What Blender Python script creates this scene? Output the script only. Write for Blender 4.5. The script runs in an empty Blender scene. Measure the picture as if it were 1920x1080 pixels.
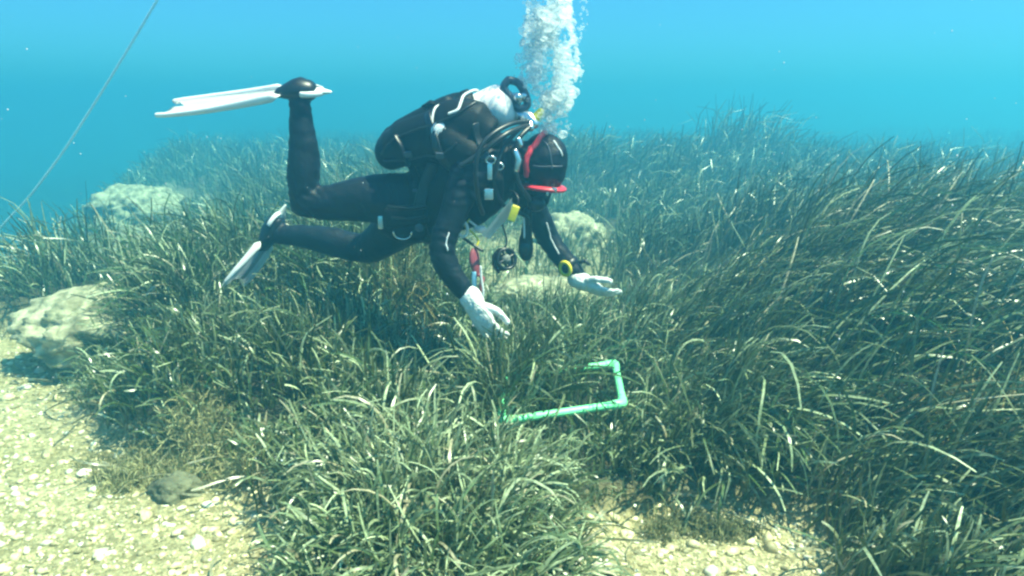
import bpy, bmesh, math, random
import numpy as np
from mathutils import Vector, Matrix, Quaternion

random.seed(7)
rng = np.random.default_rng(7)
scene = bpy.context.scene
COL = scene.collection

# ------------------------------------------------------------------ camera
CAM_H, PITCH, FPX = 1.30, math.radians(13.9), 1371.0
cam_d = bpy.data.cameras.new("camera")
cam = bpy.data.objects.new("camera", cam_d)
COL.objects.link(cam)
cam.location = (0, 0, CAM_H)
cam.rotation_euler = (math.pi / 2 - PITCH, 0, 0)
cam_d.sensor_width = 36.0
cam_d.lens = 36.0 * FPX / 1920.0
cam_d.clip_start = 0.05
cam_d.clip_end = 400
scene.camera = cam

# ------------------------------------------------------------------ world, sun
SUN_EL, SUN_AZ = math.radians(66), math.radians(108)   # azimuth from +Y (ahead) towards +X (right)
world = bpy.data.worlds.new("World")
scene.world = world
world.use_nodes = True
wn, wl = world.node_tree.nodes, world.node_tree.links
wn.clear()
sky = wn.new("ShaderNodeTexSky")
sky.sky_type = 'NISHITA'
sky.sun_disc = False
sky.sun_elevation = SUN_EL
sky.sun_rotation = SUN_AZ
tint = wn.new("ShaderNodeMix")
tint.data_type = 'RGBA'
tint.blend_type = 'MULTIPLY'
tint.inputs[0].default_value = 1.0
tint.inputs[7].default_value = (0.15, 0.45, 0.64, 1)      # daylight that has come down through sea water
bg = wn.new("ShaderNodeBackground")
bg.inputs[1].default_value = 0.12
wo = wn.new("ShaderNodeOutputWorld")
wl.new(sky.outputs[0], tint.inputs[6])
wl.new(tint.outputs[2], bg.inputs[0])
wl.new(bg.outputs[0], wo.inputs[0])

sd = bpy.data.lights.new("sun", 'SUN')
sd.energy = 5.0
sd.angle = math.radians(0.5)
sd.color = (1.0, 0.96, 0.70)
sun = bpy.data.objects.new("sun", sd)
COL.objects.link(sun)
sdir = Vector((math.sin(SUN_AZ) * math.cos(SUN_EL), math.cos(SUN_AZ) * math.cos(SUN_EL), math.sin(SUN_EL)))
sun.rotation_euler = (-sdir).to_track_quat('-Z', 'Y').to_euler()

scene.view_settings.view_transform = 'Standard'
scene.view_settings.look = 'None'
scene.view_settings.exposure = 1.4
scene.view_settings.gamma = 1.0
scene.cycles.use_denoising = True
scene.cycles.max_bounces = 6
scene.cycles.diffuse_bounces = 3
scene.cycles.transparent_max_bounces = 48
scene.cycles.volume_bounces = 4
scene.cycles.filter_width = 2.5

# ------------------------------------------------------------------ helpers
CP, SP = math.cos(PITCH), math.sin(PITCH)

def P(px, py, Y):
    """world point seen at photograph pixel (px, py), standing at depth Y"""
    cx, cy = (px - 960) / FPX, (540 - py) / FPX
    d = Vector((cx, CP + cy * SP, -SP + cy * CP))
    t = Y / d.y
    return Vector((d.x * t, Y, CAM_H + d.z * t))

def G(px, py, z=0.0):
    cx, cy = (px - 960) / FPX, (540 - py) / FPX
    d = Vector((cx, CP + cy * SP, -SP + cy * CP))
    t = (z - CAM_H) / d.z
    return (d.x * t, d.y * t)

def tag(o, label=None, cat=None, group=None, kind=None):
    if label: o["label"] = label
    if cat: o["category"] = cat
    if group: o["group"] = group
    if kind: o["kind"] = kind
    return o

def empty(name, loc, label, cat, group=None):
    o = bpy.data.objects.new(name, None)
    o.empty_display_size = 0.1
    COL.objects.link(o)
    o.location = loc
    return tag(o, label, cat, group)

def link(name, me, mat, parent=None, smooth=True):
    o = bpy.data.objects.new(name, me)
    COL.objects.link(o)
    if mat is not None:
        me.materials.clear()
        me.materials.append(mat)
    if parent is not None:
        o.parent = parent
        o.matrix_parent_inverse = Matrix.Translation(-parent_world(parent))
    if smooth:
        me.polygons.foreach_set("use_smooth", [True] * len(me.polygons))
    return o

def parent_world(p):
    v = Vector((0, 0, 0))
    while p is not None:
        v = v + p.location
        p = p.parent
    return v

def from_bm(name, bm, mat, parent=None, smooth=True):
    bmesh.ops.recalc_face_normals(bm, faces=bm.faces)
    me = bpy.data.meshes.new(name)
    bm.to_mesh(me)
    bm.free()
    return link(name, me, mat, parent, smooth)

def np_mesh(name, verts, quads):
    me = bpy.data.meshes.new(name)
    nv, nf = len(verts), len(quads)
    me.vertices.add(nv)
    me.vertices.foreach_set("co", np.asarray(verts, dtype=np.float32).ravel())
    k = quads.shape[1]
    me.loops.add(nf * k)
    me.loops.foreach_set("vertex_index", np.asarray(quads, dtype=np.int32).ravel())
    me.polygons.add(nf)
    me.polygons.foreach_set("loop_start", np.arange(0, nf * k, k, dtype=np.int32))
    me.polygons.foreach_set("use_smooth", np.ones(nf, dtype=bool))
    me.update(calc_edges=True)
    return me

def set_col(me, cols):
    a = me.color_attributes.new("Col", 'FLOAT_COLOR', 'POINT')
    c = np.ones((len(cols), 4), dtype=np.float32)
    c[:, :3] = cols
    a.data.foreach_set("color", c.ravel())

def loft(bm, pts, radii, n=14, side=None, caps=True, closed=False):
    """tube through pts; radii numbers or (across, along-normal) pairs; side = preferred across direction"""
    pts = [Vector(p) for p in pts]
    N = len(pts)
    if isinstance(radii, list) and len(radii) != N:      # spread the given radii along the path
        R0 = np.array([r if isinstance(r, (list, tuple)) else (r, r) for r in radii], dtype=float)
        q = np.linspace(0, len(R0) - 1, N)
        radii = [(float(np.interp(t, range(len(R0)), R0[:, 0])), float(np.interp(t, range(len(R0)), R0[:, 1]))) for t in q]
    rings = []
    prev = None
    for i, p in enumerate(pts):
        if closed:
            t = (pts[(i + 1) % N] - pts[i - 1]).normalized()
        else:
            t = (pts[min(i + 1, N - 1)] - pts[max(i - 1, 0)]).normalized()
        if side is not None:
            a = Vector(side) - t * t.dot(Vector(side))
            if a.length < 1e-3: a = t.orthogonal()
            a.normalize()
        elif prev is None:
            a = t.orthogonal().normalized()
        else:
            a = prev - t * t.dot(prev)
            a.normalize()
        prev = a
        b = t.cross(a)
        r = radii[i] if isinstance(radii, list) else radii
        ra, rb = r if isinstance(r, (list, tuple)) else (r, r)
        rings.append((p, t, a, b, ra, rb))
    vr = []
    def ring(p, a, b, ra, rb):
        return [bm.verts.new(p + a * (ra * math.cos(2 * math.pi * k / n)) + b * (rb * math.sin(2 * math.pi * k / n))) for k in range(n)]
    if caps and not closed:
        p, t, a, b, ra, rb = rings[0]
        m = min(ra, rb)
        for f in (0.92, 0.7, 0.38):
            s = math.sqrt(1 - f * f)
            vr.append(ring(p - t * (m * f), a, b, ra * s, rb * s))
    for p, t, a, b, ra, rb in rings:
        vr.append(ring(p, a, b, ra, rb))
    if caps and not closed:
        p, t, a, b, ra, rb = rings[-1]
        m = min(ra, rb)
        for f in (0.38, 0.7, 0.92):
            s = math.sqrt(1 - f * f)
            vr.append(ring(p + t * (m * f), a, b, ra * s, rb * s))
    M = len(vr)
    for i in range(M if closed else M - 1):
        r0, r1 = vr[i], vr[(i + 1) % M]
        for k in range(n):
            bm.faces.new((r0[k], r0[(k + 1) % n], r1[(k + 1) % n], r1[k]))
    if not closed:
        bm.faces.new(list(reversed(vr[0])))
        bm.faces.new(vr[-1])

def spline(pts, k=6):
    pts = [Vector(p) for p in pts]
    out = []
    for i in range(len(pts) - 1):
        p0, p1, p2, p3 = pts[max(i - 1, 0)], pts[i], pts[i + 1], pts[min(i + 2, len(pts) - 1)]
        for j in range(k):
            t = j / k
            out.append(0.5 * ((2 * p1) + (p2 - p0) * t + (2 * p0 - 5 * p1 + 4 * p2 - p3) * t * t + (3 * p1 - p0 - 3 * p2 + p3) * t ** 3))
    out.append(pts[-1])
    return out

def ellipsoid(bm, c, r, axes=None, u=20, v=14):
    m = Matrix.Identity(4) if axes is None else axes.to_4x4()
    M = Matrix.Translation(Vector(c)) @ m @ Matrix.Diagonal((r[0], r[1], r[2], 1))
    bmesh.ops.create_uvsphere(bm, u_segments=u, v_segments=v, radius=1, matrix=M)

def basis(x, y):
    """3x3 with columns x, y', z from a main axis and a rough second axis"""
    x = Vector(x).normalized()
    y = Vector(y)
    y = (y - x * x.dot(y)).normalized()
    z = x.cross(y)
    return Matrix((x, y, z)).transposed()

def rbox(bm, c, size, axes=None, bev=0.2):
    m = Matrix.Identity(4) if axes is None else axes.to_4x4()
    M = Matrix.Translation(Vector(c)) @ m @ Matrix.Diagonal((size[0], size[1], size[2], 1))
    r = bmesh.ops.create_cube(bm, size=1.0, matrix=M)
    es = list({e for v in r['verts'] for e in v.link_edges})
    bmesh.ops.bevel(bm, geom=es, offset=bev * min(size), segments=3, affect='EDGES', profile=0.6)

def remesh(o, voxel, smooth=6, factor=0.5):
    m = o.modifiers.new("r", 'REMESH')
    m.mode = 'VOXEL'
    m.voxel_size = voxel
    s = o.modifiers.new("s", 'SMOOTH')
    s.factor = factor
    s.iterations = smooth
    dg = bpy.context.evaluated_depsgraph_get()
    me = bpy.data.meshes.new_from_object(o.evaluated_get(dg))
    mats = [x for x in o.data.materials]
    o.modifiers.clear()
    o.data = me
    me.materials.clear()
    for x in mats: me.materials.append(x)
    me.polygons.foreach_set("use_smooth", [True] * len(me.polygons))
    return o

# --------------------------------------------------------------- value noise
_perm = rng.random((256, 256))
def vnoise(x, y):
    xi, yi = np.floor(x).astype(int), np.floor(y).astype(int)
    fx, fy = x - xi, y - yi
    fx, fy = fx * fx * (3 - 2 * fx), fy * fy * (3 - 2 * fy)
    g = lambda a, b: _perm[a & 255, b & 255]
    return (g(xi, yi) * (1 - fx) + g(xi + 1, yi) * fx) * (1 - fy) + (g(xi, yi + 1) * (1 - fx) + g(xi + 1, yi + 1) * fx) * fy

def fbm(x, y, o=4):
    s, a, f, t = 0, 0.5, 1.0, 0
    for i in range(o):
        s = s + a * vnoise(x * f + 17.3 * i, y * f + 5.1 * i)
        t += a
        a *= 0.5
        f *= 2.03
    return s / t

def sstep(a, b, x):
    t = np.clip((x - a) / (b - a), 0, 1)
    return t * t * (3 - 2 * t)

def poly_sd(poly, x, y):
    """signed distance to a polygon, negative inside"""
    d = np.full(x.shape, 1e9)
    ins = np.zeros(x.shape, dtype=bool)
    n = len(poly)
    for i in range(n):
        ax, ay = poly[i]
        bx, by = poly[(i + 1) % n]
        ex, ey = bx - ax, by - ay
        t = np.clip(((x - ax) * ex + (y - ay) * ey) / (ex * ex + ey * ey + 1e-12), 0, 1)
        d = np.minimum(d, np.hypot(x - ax - t * ex, y - ay - t * ey))
        c = ((ay > y) != (by > y)) & (x < (bx - ax) * (y - ay) / (by - ay + 1e-12) + ax)
        ins ^= c
    return np.where(ins, -d, d)

# --------------------------------------------------------------- materials
def mat_new(name):
    m = bpy.data.materials.new(name)
    m.use_nodes = True
    nt = m.node_tree
    b = nt.nodes["Principled BSDF"]
    return m, nt.nodes, nt.links, b

def mat(name, col, rough=0.5, metal=0.0, var=0.15, scale=30.0, bump=0.0, bscale=120.0, spec=0.5, col2=None, trans=0.0):
    m, n, l, b = mat_new(name)
    tc = n.new("ShaderNodeTexCoord")
    nz = n.new("ShaderNodeTexNoise")
    nz.inputs["Scale"].default_value = scale
    nz.inputs["Detail"].default_value = 5
    l.new(tc.outputs["Object"], nz.inputs["Vector"])
    mx = n.new("ShaderNodeMix")
    mx.data_type = 'RGBA'
    c1 = [max(0, c * (1 - var)) for c in col]
    c2 = [min(1, c * (1 + var)) for c in col] if col2 is None else list(col2)
    mx.inputs[6].default_value = (*c1, 1)
    mx.inputs[7].default_value = (*c2, 1)
    rp = n.new("ShaderNodeMapRange")
    rp.inputs[1].default_value = 0.35
    rp.inputs[2].default_value = 0.65
    l.new(nz.outputs[0], rp.inputs[0])
    l.new(rp.outputs[0], mx.inputs[0])
    l.new(mx.outputs[2], b.inputs["Base Color"])
    b.inputs["Roughness"].default_value = rough
    b.inputs["Metallic"].default_value = metal
    b.inputs["Specular IOR Level"].default_value = spec
    if trans: b.inputs["Transmission Weight"].default_value = trans
    if bump:
        n2 = n.new("ShaderNodeTexNoise")
        n2.inputs["Scale"].default_value = bscale
        n2.inputs["Detail"].default_value = 3
        l.new(tc.outputs["Object"], n2.inputs["Vector"])
        bp = n.new("ShaderNodeBump")
        bp.inputs["Strength"].default_value = bump
        bp.inputs["Distance"].default_value = 0.01
        l.new(n2.outputs[0], bp.inputs["Height"])
        l.new(bp.outputs[0], b.inputs["Normal"])
    return m

M = {}
M["suit"] = mat("neoprene", (0.002, 0.006, 0.013), 0.56, var=0.3, scale=14, bump=0.25, bscale=60, spec=0.28)
M["vest"] = mat("vest_fabric", (0.002, 0.0034, 0.005), 0.6, var=0.3, scale=25, bump=0.55, bscale=16, spec=0.22)
M["rubber"] = mat("black_rubber", (0.005, 0.0055, 0.0065), 0.4, var=0.2)
M["hose"] = mat("hose_rubber", (0.012, 0.014, 0.016), 0.35, var=0.2)
M["glove"] = mat("white_glove_fabric", (0.74, 0.74, 0.70), 0.7, var=0.12, scale=40, bump=0.4, bscale=160)
M["fin"] = mat("white_fin_rubber", (0.78, 0.78, 0.76), 0.42, var=0.06, scale=10)
M["finline"] = mat("grey_fin_web", (0.33, 0.33, 0.36), 0.5)
M["tank"] = mat("white_tank_paint", (0.80, 0.76, 0.73), 0.3, var=0.06, scale=9)
M["red"] = mat("red_silicone", (0.62, 0.03, 0.05), 0.35, var=0.12)
M["yellow"] = mat("yellow_plastic", (0.80, 0.66, 0.03), 0.4, var=0.1)
M["white"] = mat("white_plastic", (0.78, 0.79, 0.78), 0.4, var=0.06)
M["piping"] = mat("reflective_piping", (0.72, 0.75, 0.75), 0.35, var=0.1)
M["metal"] = mat("brushed_steel", (0.72, 0.74, 0.75), 0.22, metal=0.9, var=0.1)
M["dark"] = mat("dark_plastic", (0.010, 0.012, 0.015), 0.35)
M["greyblue"] = mat("grey_blue_plastic", (0.05, 0.065, 0.09), 0.4)
M["blue"] = mat("pale_blue_plastic", (0.25, 0.55, 0.75), 0.4)
M["darkred"] = mat("dark_red_plastic", (0.28, 0.05, 0.07), 0.45)
M["green"] = mat("pale_green_pipe", (0.24, 0.92, 0.42), 0.42, var=0.10, scale=18, bump=0.15, bscale=90)
M["knot"] = mat("dark_cord", (0.03, 0.06, 0.07), 0.7)
M["skin"] = mat("skin", (0.42, 0.24, 0.17), 0.5)
M["greyline"] = mat("grey_cord", (0.16, 0.17, 0.15), 0.8, var=0.5, scale=80)
M["glass"] = mat("lens_glass", (0.02, 0.03, 0.035), 0.06)
def mat_rock():
    m = mat("pale_rock_crust", (0.26, 0.24, 0.13), 0.88, var=0.35, scale=16, bump=1.0, bscale=38, col2=(0.52, 0.49, 0.31))
    n, l = m.node_tree.nodes, m.node_tree.links
    b = n["Principled BSDF"]
    src = b.inputs["Base Color"].links[0].from_socket
    tc = n.new("ShaderNodeTexCoord")
    nz = n.new("ShaderNodeTexNoise"); nz.inputs["Scale"].default_value = 7; nz.inputs["Detail"].default_value = 8; nz.inputs["Roughness"].default_value = 0.7
    l.new(tc.outputs["Object"], nz.inputs["Vector"])
    rp = n.new("ShaderNodeMapRange"); rp.inputs[1].default_value = 0.52; rp.inputs[2].default_value = 0.66; rp.inputs[4].default_value = 0.85
    l.new(nz.outputs[0], rp.inputs[0])
    mx = n.new("ShaderNodeMix"); mx.data_type = 'RGBA'
    mx.inputs[7].default_value = (0.085, 0.10, 0.045, 1)
    l.new(rp.outputs[0], mx.inputs[0]); l.new(src, mx.inputs[6]); l.new(mx.outputs[2], b.inputs["Base Color"])
    return m
M["rock"] = mat_rock()
M["darkrock"] = mat("dark_rock_crust", (0.13, 0.13, 0.075), 0.85, var=0.4, scale=14, bump=1.0, bscale=40)

def mat_sand():
    m, n, l, b = mat_new("shell_sand")
    tc = n.new("ShaderNodeTexCoord")
    def noise(s, d=5):
        z = n.new("ShaderNodeTexNoise")
        z.inputs["Scale"].default_value = s
        z.inputs["Detail"].default_value = d
        l.new(tc.outputs["Object"], z.inputs["Vector"])
        return z
    n1, n2 = noise(2.2), noise(28)
    vo = n.new("ShaderNodeTexVoronoi")
    vo.inputs["Scale"].default_value = 85
    l.new(tc.outputs["Object"], vo.inputs["Vector"])
    r1 = n.new("ShaderNodeValToRGB")
    r1.color_ramp.elements[0].position = 0.35
    r1.color_ramp.elements[0].color = (0.50, 0.44, 0.22, 1)
    r1.color_ramp.elements[1].position = 0.68
    r1.color_ramp.elements[1].color = (0.78, 0.70, 0.42, 1)
    l.new(n1.outputs[0], r1.inputs[0])
    r2 = n.new("ShaderNodeValToRGB")
    r2.color_ramp.elements[0].position = 0.3
    r2.color_ramp.elements[0].color = (0.55, 0.53, 0.46, 1)
    r2.color_ramp.elements[1].position = 0.7
    r2.color_ramp.elements[1].color = (1, 1, 1, 1)
    l.new(n2.outputs[0], r2.inputs[0])
    mx = n.new("ShaderNodeMix")
    mx.data_type = 'RGBA'
    mx.blend_type = 'MULTIPLY'
    mx.inputs[0].default_value = 1
    l.new(r1.outputs[0], mx.inputs[6])
    l.new(r2.outputs[0], mx.inputs[7])
    r3 = n.new("ShaderNodeValToRGB")
    r3.color_ramp.elements[0].position = 0.0
    r3.color_ramp.elements[0].color = (0.42, 0.42, 0.38, 1)
    r3.color_ramp.elements[1].position = 0.8
    r3.color_ramp.elements[1].color = (1, 1, 1, 1)
    sx = n.new("ShaderNodeSeparateColor")
    l.new(vo.outputs["Color"], sx.inputs[0])
    l.new(sx.outputs[0], r3.inputs[0])
    m2 = n.new("ShaderNodeMix")
    m2.data_type = 'RGBA'
    m2.blend_type = 'MULTIPLY'
    m2.inputs[0].default_value = 1
    l.new(mx.outputs[2], m2.inputs[6])
    l.new(r3.outputs[0], m2.inputs[7])
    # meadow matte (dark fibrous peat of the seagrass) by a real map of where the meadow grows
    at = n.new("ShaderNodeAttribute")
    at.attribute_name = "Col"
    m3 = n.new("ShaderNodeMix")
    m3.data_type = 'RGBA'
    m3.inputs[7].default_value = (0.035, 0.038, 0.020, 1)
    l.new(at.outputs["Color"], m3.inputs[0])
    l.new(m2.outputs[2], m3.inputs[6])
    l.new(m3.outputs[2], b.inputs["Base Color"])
    b.inputs["Roughness"].default_value = 0.85
    ad = n.new("ShaderNodeMath")
    ad.operation = 'ADD'
    l.new(n2.outputs[0], ad.inputs[0])
    n4 = noise(110, 4)
    l.new(n4.outputs[0], ad.inputs[1])
    bp = n.new("ShaderNodeBump")
    bp.inputs["Strength"].default_value = 0.9
    bp.inputs["Distance"].default_value = 0.02
    l.new(ad.outputs[0], bp.inputs["Height"])
    l.new(bp.outputs[0], b.inputs["Normal"])
    return m
M["sand"] = mat_sand()

def mat_leaf(name, rough=0.42, tr=0.25, attr_mul=1.0):
    m, n, l, b = mat_new(name)
    at = n.new("ShaderNodeAttribute")
    at.attribute_name = "Col"
    tc = n.new("ShaderNodeTexCoord")
    nz = n.new("ShaderNodeTexNoise")
    nz.inputs["Scale"].default_value = 70
    nz.inputs["Detail"].default_value = 3
    l.new(tc.outputs["Object"], nz.inputs["Vector"])
    rp = n.new("ShaderNodeMapRange")
    rp.inputs[1].default_value = 0.3
    rp.inputs[2].default_value = 0.7
    rp.inputs[3].default_value = 0.6
    rp.inputs[4].default_value = 1.5
    l.new(nz.outputs[0], rp.inputs[0])
    mx = n.new("ShaderNodeVectorMath")
    mx.operation = 'SCALE'
    l.new(at.outputs["Color"], mx.inputs[0])
    l.new(rp.outputs[0], mx.inputs[3])
    l.new(mx.outputs[0], b.inputs["Base Color"])
    b.inputs["Roughness"].default_value = rough
    b.inputs["Specular IOR Level"].default_value = 0.55
    t = n.new("ShaderNodeBsdfTranslucent")
    l.new(mx.outputs[0], t.inputs[0])
    ms = n.new("ShaderNodeMixShader")
    ms.inputs[0].default_value = tr
    out = n["Material Output"]
    l.new(b.outputs[0], ms.inputs[1])
    l.new(t.outputs[0], ms.inputs[2])
    l.new(ms.outputs[0], out.inputs[0])
    return m
M["leaf"] = mat_leaf("seagrass_leaf", 0.33, 0.15)
M["algae"] = mat_leaf("brown_algae", 0.8, 0.35)
M["gravel"] = mat_leaf("shell_fragments", 0.6, 0.0)

def mat_rope():
    m, n, l, b = mat_new("pale_rope_fibre")
    b.inputs["Base Color"].default_value = (0.93, 0.94, 0.90, 1)
    b.inputs["Roughness"].default_value = 0.8
    return m
M["rope"] = mat_rope()

def mat_bubble():
    m, n, l, b = mat_new("air_bubble")
    b.inputs["Base Color"].default_value = (0.93, 0.97, 0.97, 1)
    b.inputs["Roughness"].default_value = 0.18
    b.inputs["Specular IOR Level"].default_value = 0.9
    t = n.new("ShaderNodeBsdfTranslucent")
    t.inputs[0].default_value = (0.92, 0.97, 0.97, 1)
    tr = n.new("ShaderNodeBsdfTransparent")
    m1 = n.new("ShaderNodeMixShader")
    m1.inputs[0].default_value = 0.85
    m2 = n.new("ShaderNodeMixShader")
    lw = n.new("ShaderNodeLayerWeight")
    lw.inputs[0].default_value = 0.35
    rp = n.new("ShaderNodeMapRange")
    rp.inputs[3].default_value = 0.80
    rp.inputs[4].default_value = 0.50
    l.new(lw.outputs["Facing"], rp.inputs[0])
    l.new(rp.outputs[0], m2.inputs[0])
    l.new(b.outputs[0], m1.inputs[1])
    l.new(t.outputs[0], m1.inputs[2])
    l.new(m1.outputs[0], m2.inputs[1])
    l.new(tr.outputs[0], m2.inputs[2])
    l.new(m2.outputs[0], n["Material Output"].inputs[0])
    return m
M["bubble"] = mat_bubble()

# ------------------------------------------------------------------ seabed
SAND = [
    [G(*p) for p in [(-1400, 1300), (-1300, 668), (-300, 650), (0, 648), (92, 652), (118, 720), (135, 800), (205, 862), (290, 905), (400, 918), (468, 960), (500, 1040), (520, 1300)]],
    [G(*p) for p in [(1060, 1300), (1085, 1050), (1130, 985), (1250, 948), (1400, 950), (1500, 985), (1560, 1060), (1580, 1300)]],
    [G(*p) for p in [(1850, 720), (1960, 690), (2200, 800), (2100, 930), (1930, 920), (1870, 830)]],
]
BARE = [G(*p) for p in [(880, 480), (1110, 425), (1165, 520), (1120, 625), (930, 645), (840, 570)]]

BARE_LEFT = [G(*p) for p in [(-250, 500), (0, 470), (160, 400), (330, 335), (400, 400), (340, 500), (120, 520), (0, 575), (-250, 640)]]

def meadow(x, y):
    """1 where seagrass grows, 0 on open sand"""
    w = 0.10 * (fbm(x * 3.1, y * 3.1, 3) - 0.5) * 2
    m = np.ones(x.shape)
    for k, s in enumerate(SAND):
        o = 0.07 if k == 1 else 0.0
        m *= sstep(0.02 - o, 0.16 - o, poly_sd(s, x, y) + w)
    return m

def bare(x, y):
    w = 0.3 * (fbm(x * 2, y * 2, 3) - 0.5)
    a = 1 - sstep(-0.12, 0.25, poly_sd(BARE, x, y) + w)
    b = 0.82 * (1 - sstep(-0.2, 0.8, poly_sd(BARE_LEFT, x, y) + 3 * w))
    return np.maximum(a, b)

BUMPS = [(*G(1390, 345), 1.1, 0.38), (*G(1830, 365), 1.8, 0.05), (*G(1130, 330), 1.6, 0.0), (*G(520, 345), 2.0, 0.15)]
CLEAR = [(*G(175, 650), 0.40), (*G(1075, 470), 0.35), (*G(215, 425), 0.8), (*G(1005, 590), 0.25), (*G(10, 560), 0.45)]

def mound(x, y):
    """rounded hummocks of the meadow, with hollows of short growth between them"""
    a = sstep(0.36, 0.60, fbm(x * 1.05 + 11, y * 0.95 + 3, 3))
    b = sstep(0.36, 0.60, fbm(x * 0.42 + 21, y * 0.36 + 13, 3))
    a = a * (1 - np.exp(-((x - 0.22) / 0.85) ** 4 - ((y - 2.7) / 1.9) ** 4))
    f = sstep(5, 9, y)
    return a * (1 - f) + b * f

def height(x, y):
    m = meadow(x, y)
    z = 0.05 * (fbm(x * 1.3 + 3, y * 1.3, 4) - 0.5) + 0.12 * m * (0.6 + 0.8 * fbm(x * 1.1, y * 1.1 + 9, 3)) * (1 - 0.6 * bare(x, y))
    z = z - 0.30 * sstep(0.2, 2.0, -x - 0.9) * sstep(4.0, 6.0, y)          # the hollow on the left
    z = z - 2.8 * sstep(0.0, 3.5, -(x + 4.0 + (y - 6.4) * 0.34)) * sstep(5.6, 8.5, y)      # and the drop-off beyond it
    z = z + 0.16 * mound(x, y) * m * (1 - bare(x, y))
    for cx, cy, r, h in BUMPS:
        z = z + h * np.exp(-((x - cx) ** 2 + (y - cy) ** 2) / (r * r))
    z = z + 0.16 * sstep(0.6, 1.6, x) * sstep(1.9, 2.8, y) * (1 - sstep(4.2, 5.5, y)) * m
    far = sstep(7, 14, y)
    z = z + far * 0.45 * (fbm(x * 0.16 + 4, y * 0.16, 3) - 0.48)
    z = z - 0.25 * sstep(8, 13, y) * sstep(1.5, 5, x) - 0.012 * np.maximum(y - 14, 0)
    return z

def warp(n, lo, hi, c, s):
    u0, u1 = np.arcsinh((lo - c) / s), np.arcsinh((hi - c) / s)
    return c + s * np.sinh(np.linspace(u0, u1, n))

gx = warp(420, -75, 75, 0, 2.2)
gy = warp(420, -4, 110, 2.2, 1.6)
GX, GY = np.meshgrid(gx, gy)
GZ = height(GX, GY)
gv = np.stack([GX.ravel(), GY.ravel(), GZ.ravel()], 1)
i = np.arange(420 * 420).reshape(420, 420)
gq = np.stack([i[:-1, :-1].ravel(), i[:-1, 1:].ravel(), i[1:, 1:].ravel(), i[1:, :-1].ravel()], 1)
me = np_mesh("seabed", gv, gq)
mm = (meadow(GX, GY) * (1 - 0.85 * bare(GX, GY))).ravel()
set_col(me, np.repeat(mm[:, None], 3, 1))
ground = link("seabed", me, M["sand"])
tag(ground, "pale shell sand sea floor running under the seagrass meadow", "sea floor", kind="structure")

def ground_hit(px, py):
    """where the line of sight through a pixel of the photograph meets the sea floor"""
    Ys = np.linspace(1.6, 30, 1500)
    d = P(px, py, 1.0) - Vector((0, 0, CAM_H))
    below = CAM_H + d.z * Ys < height(d.x * Ys, Ys)
    k = int(np.argmax(below)) if below.any() else len(Ys) - 1
    return (d.x * Ys[k], float(Ys[k]))

def hz(x, y):
    return float(height(np.array([x]), np.array([y]))[0])

# ------------------------------------------------------------------ gravel of shells on the sand
def gravel():
    N = 26000
    y = 1.2 + 3.6 * rng.random(N) ** 1.4
    x = (rng.random(N) * 2 - 1) * (0.95 * y)
    keep = (meadow(x, y) < 0.5) | ((bare(x, y) > 0.5) & (rng.random(N) < .5))
    x, y = x[keep], y[keep]
    n2 = 1500
    yb = 4.0 + 3.5 * rng.random(n2); xb = -0.6 + 2.0 * rng.random(n2)
    kb = bare(xb, yb) > 0.4
    x, y = np.concatenate([x, xb[kb]]), np.concatenate([y, yb[kb]])
    z = height(x, y)
    bm = bmesh.new()
    bmesh.ops.create_icosphere(bm, subdivisions=1, radius=1)
    bv = np.array([v.co[:] for v in bm.verts]); bf = np.array([[v.index for v in f.verts] for f in bm.faces])
    bm.free()
    V, F, C = [], [], []
    n = len(x)
    size = np.exp(rng.normal(math.log(0.0062), 0.62, n)).clip(0.003, 0.034)
    for k in range(n):
        s = size[k]
        v = bv * (1 + 0.75 * (rng.random((len(bv), 1)) - 0.5)) * np.array([1, 0.5 + 0.5 * rng.random(), 0.3 + 0.4 * rng.random()])
        q = Quaternion((0, 0, 1), rng.random() * 6.28) @ Quaternion((1, 0, 0), rng.normal(0, 0.45))
        R = np.array(q.to_matrix())
        v = v @ R.T * s + np.array([x[k], y[k], z[k] + s * 0.18])
        V.append(v); F.append(bf + k * len(bv))
        r = rng.random()
        c = np.array([0.72, 0.68, 0.52]) if r < 0.22 else (np.array([0.62, 0.55, 0.32]) if r < 0.80 else np.array([0.30, 0.26, 0.14]))
        C.append(np.repeat((c * (0.8 + 0.4 * rng.random()))[None], len(bv), 0))
    me = np_mesh("shell_gravel", np.concatenate(V), np.concatenate(F))
    set_col(me, np.concatenate(C).clip(0, 0.85))
    tag(link("shell_gravel", me, M["gravel"]), "pale shell fragments and pebbles strewn over the bare yellowish sand", "shell gravel", kind="stuff")
gravel()

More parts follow.
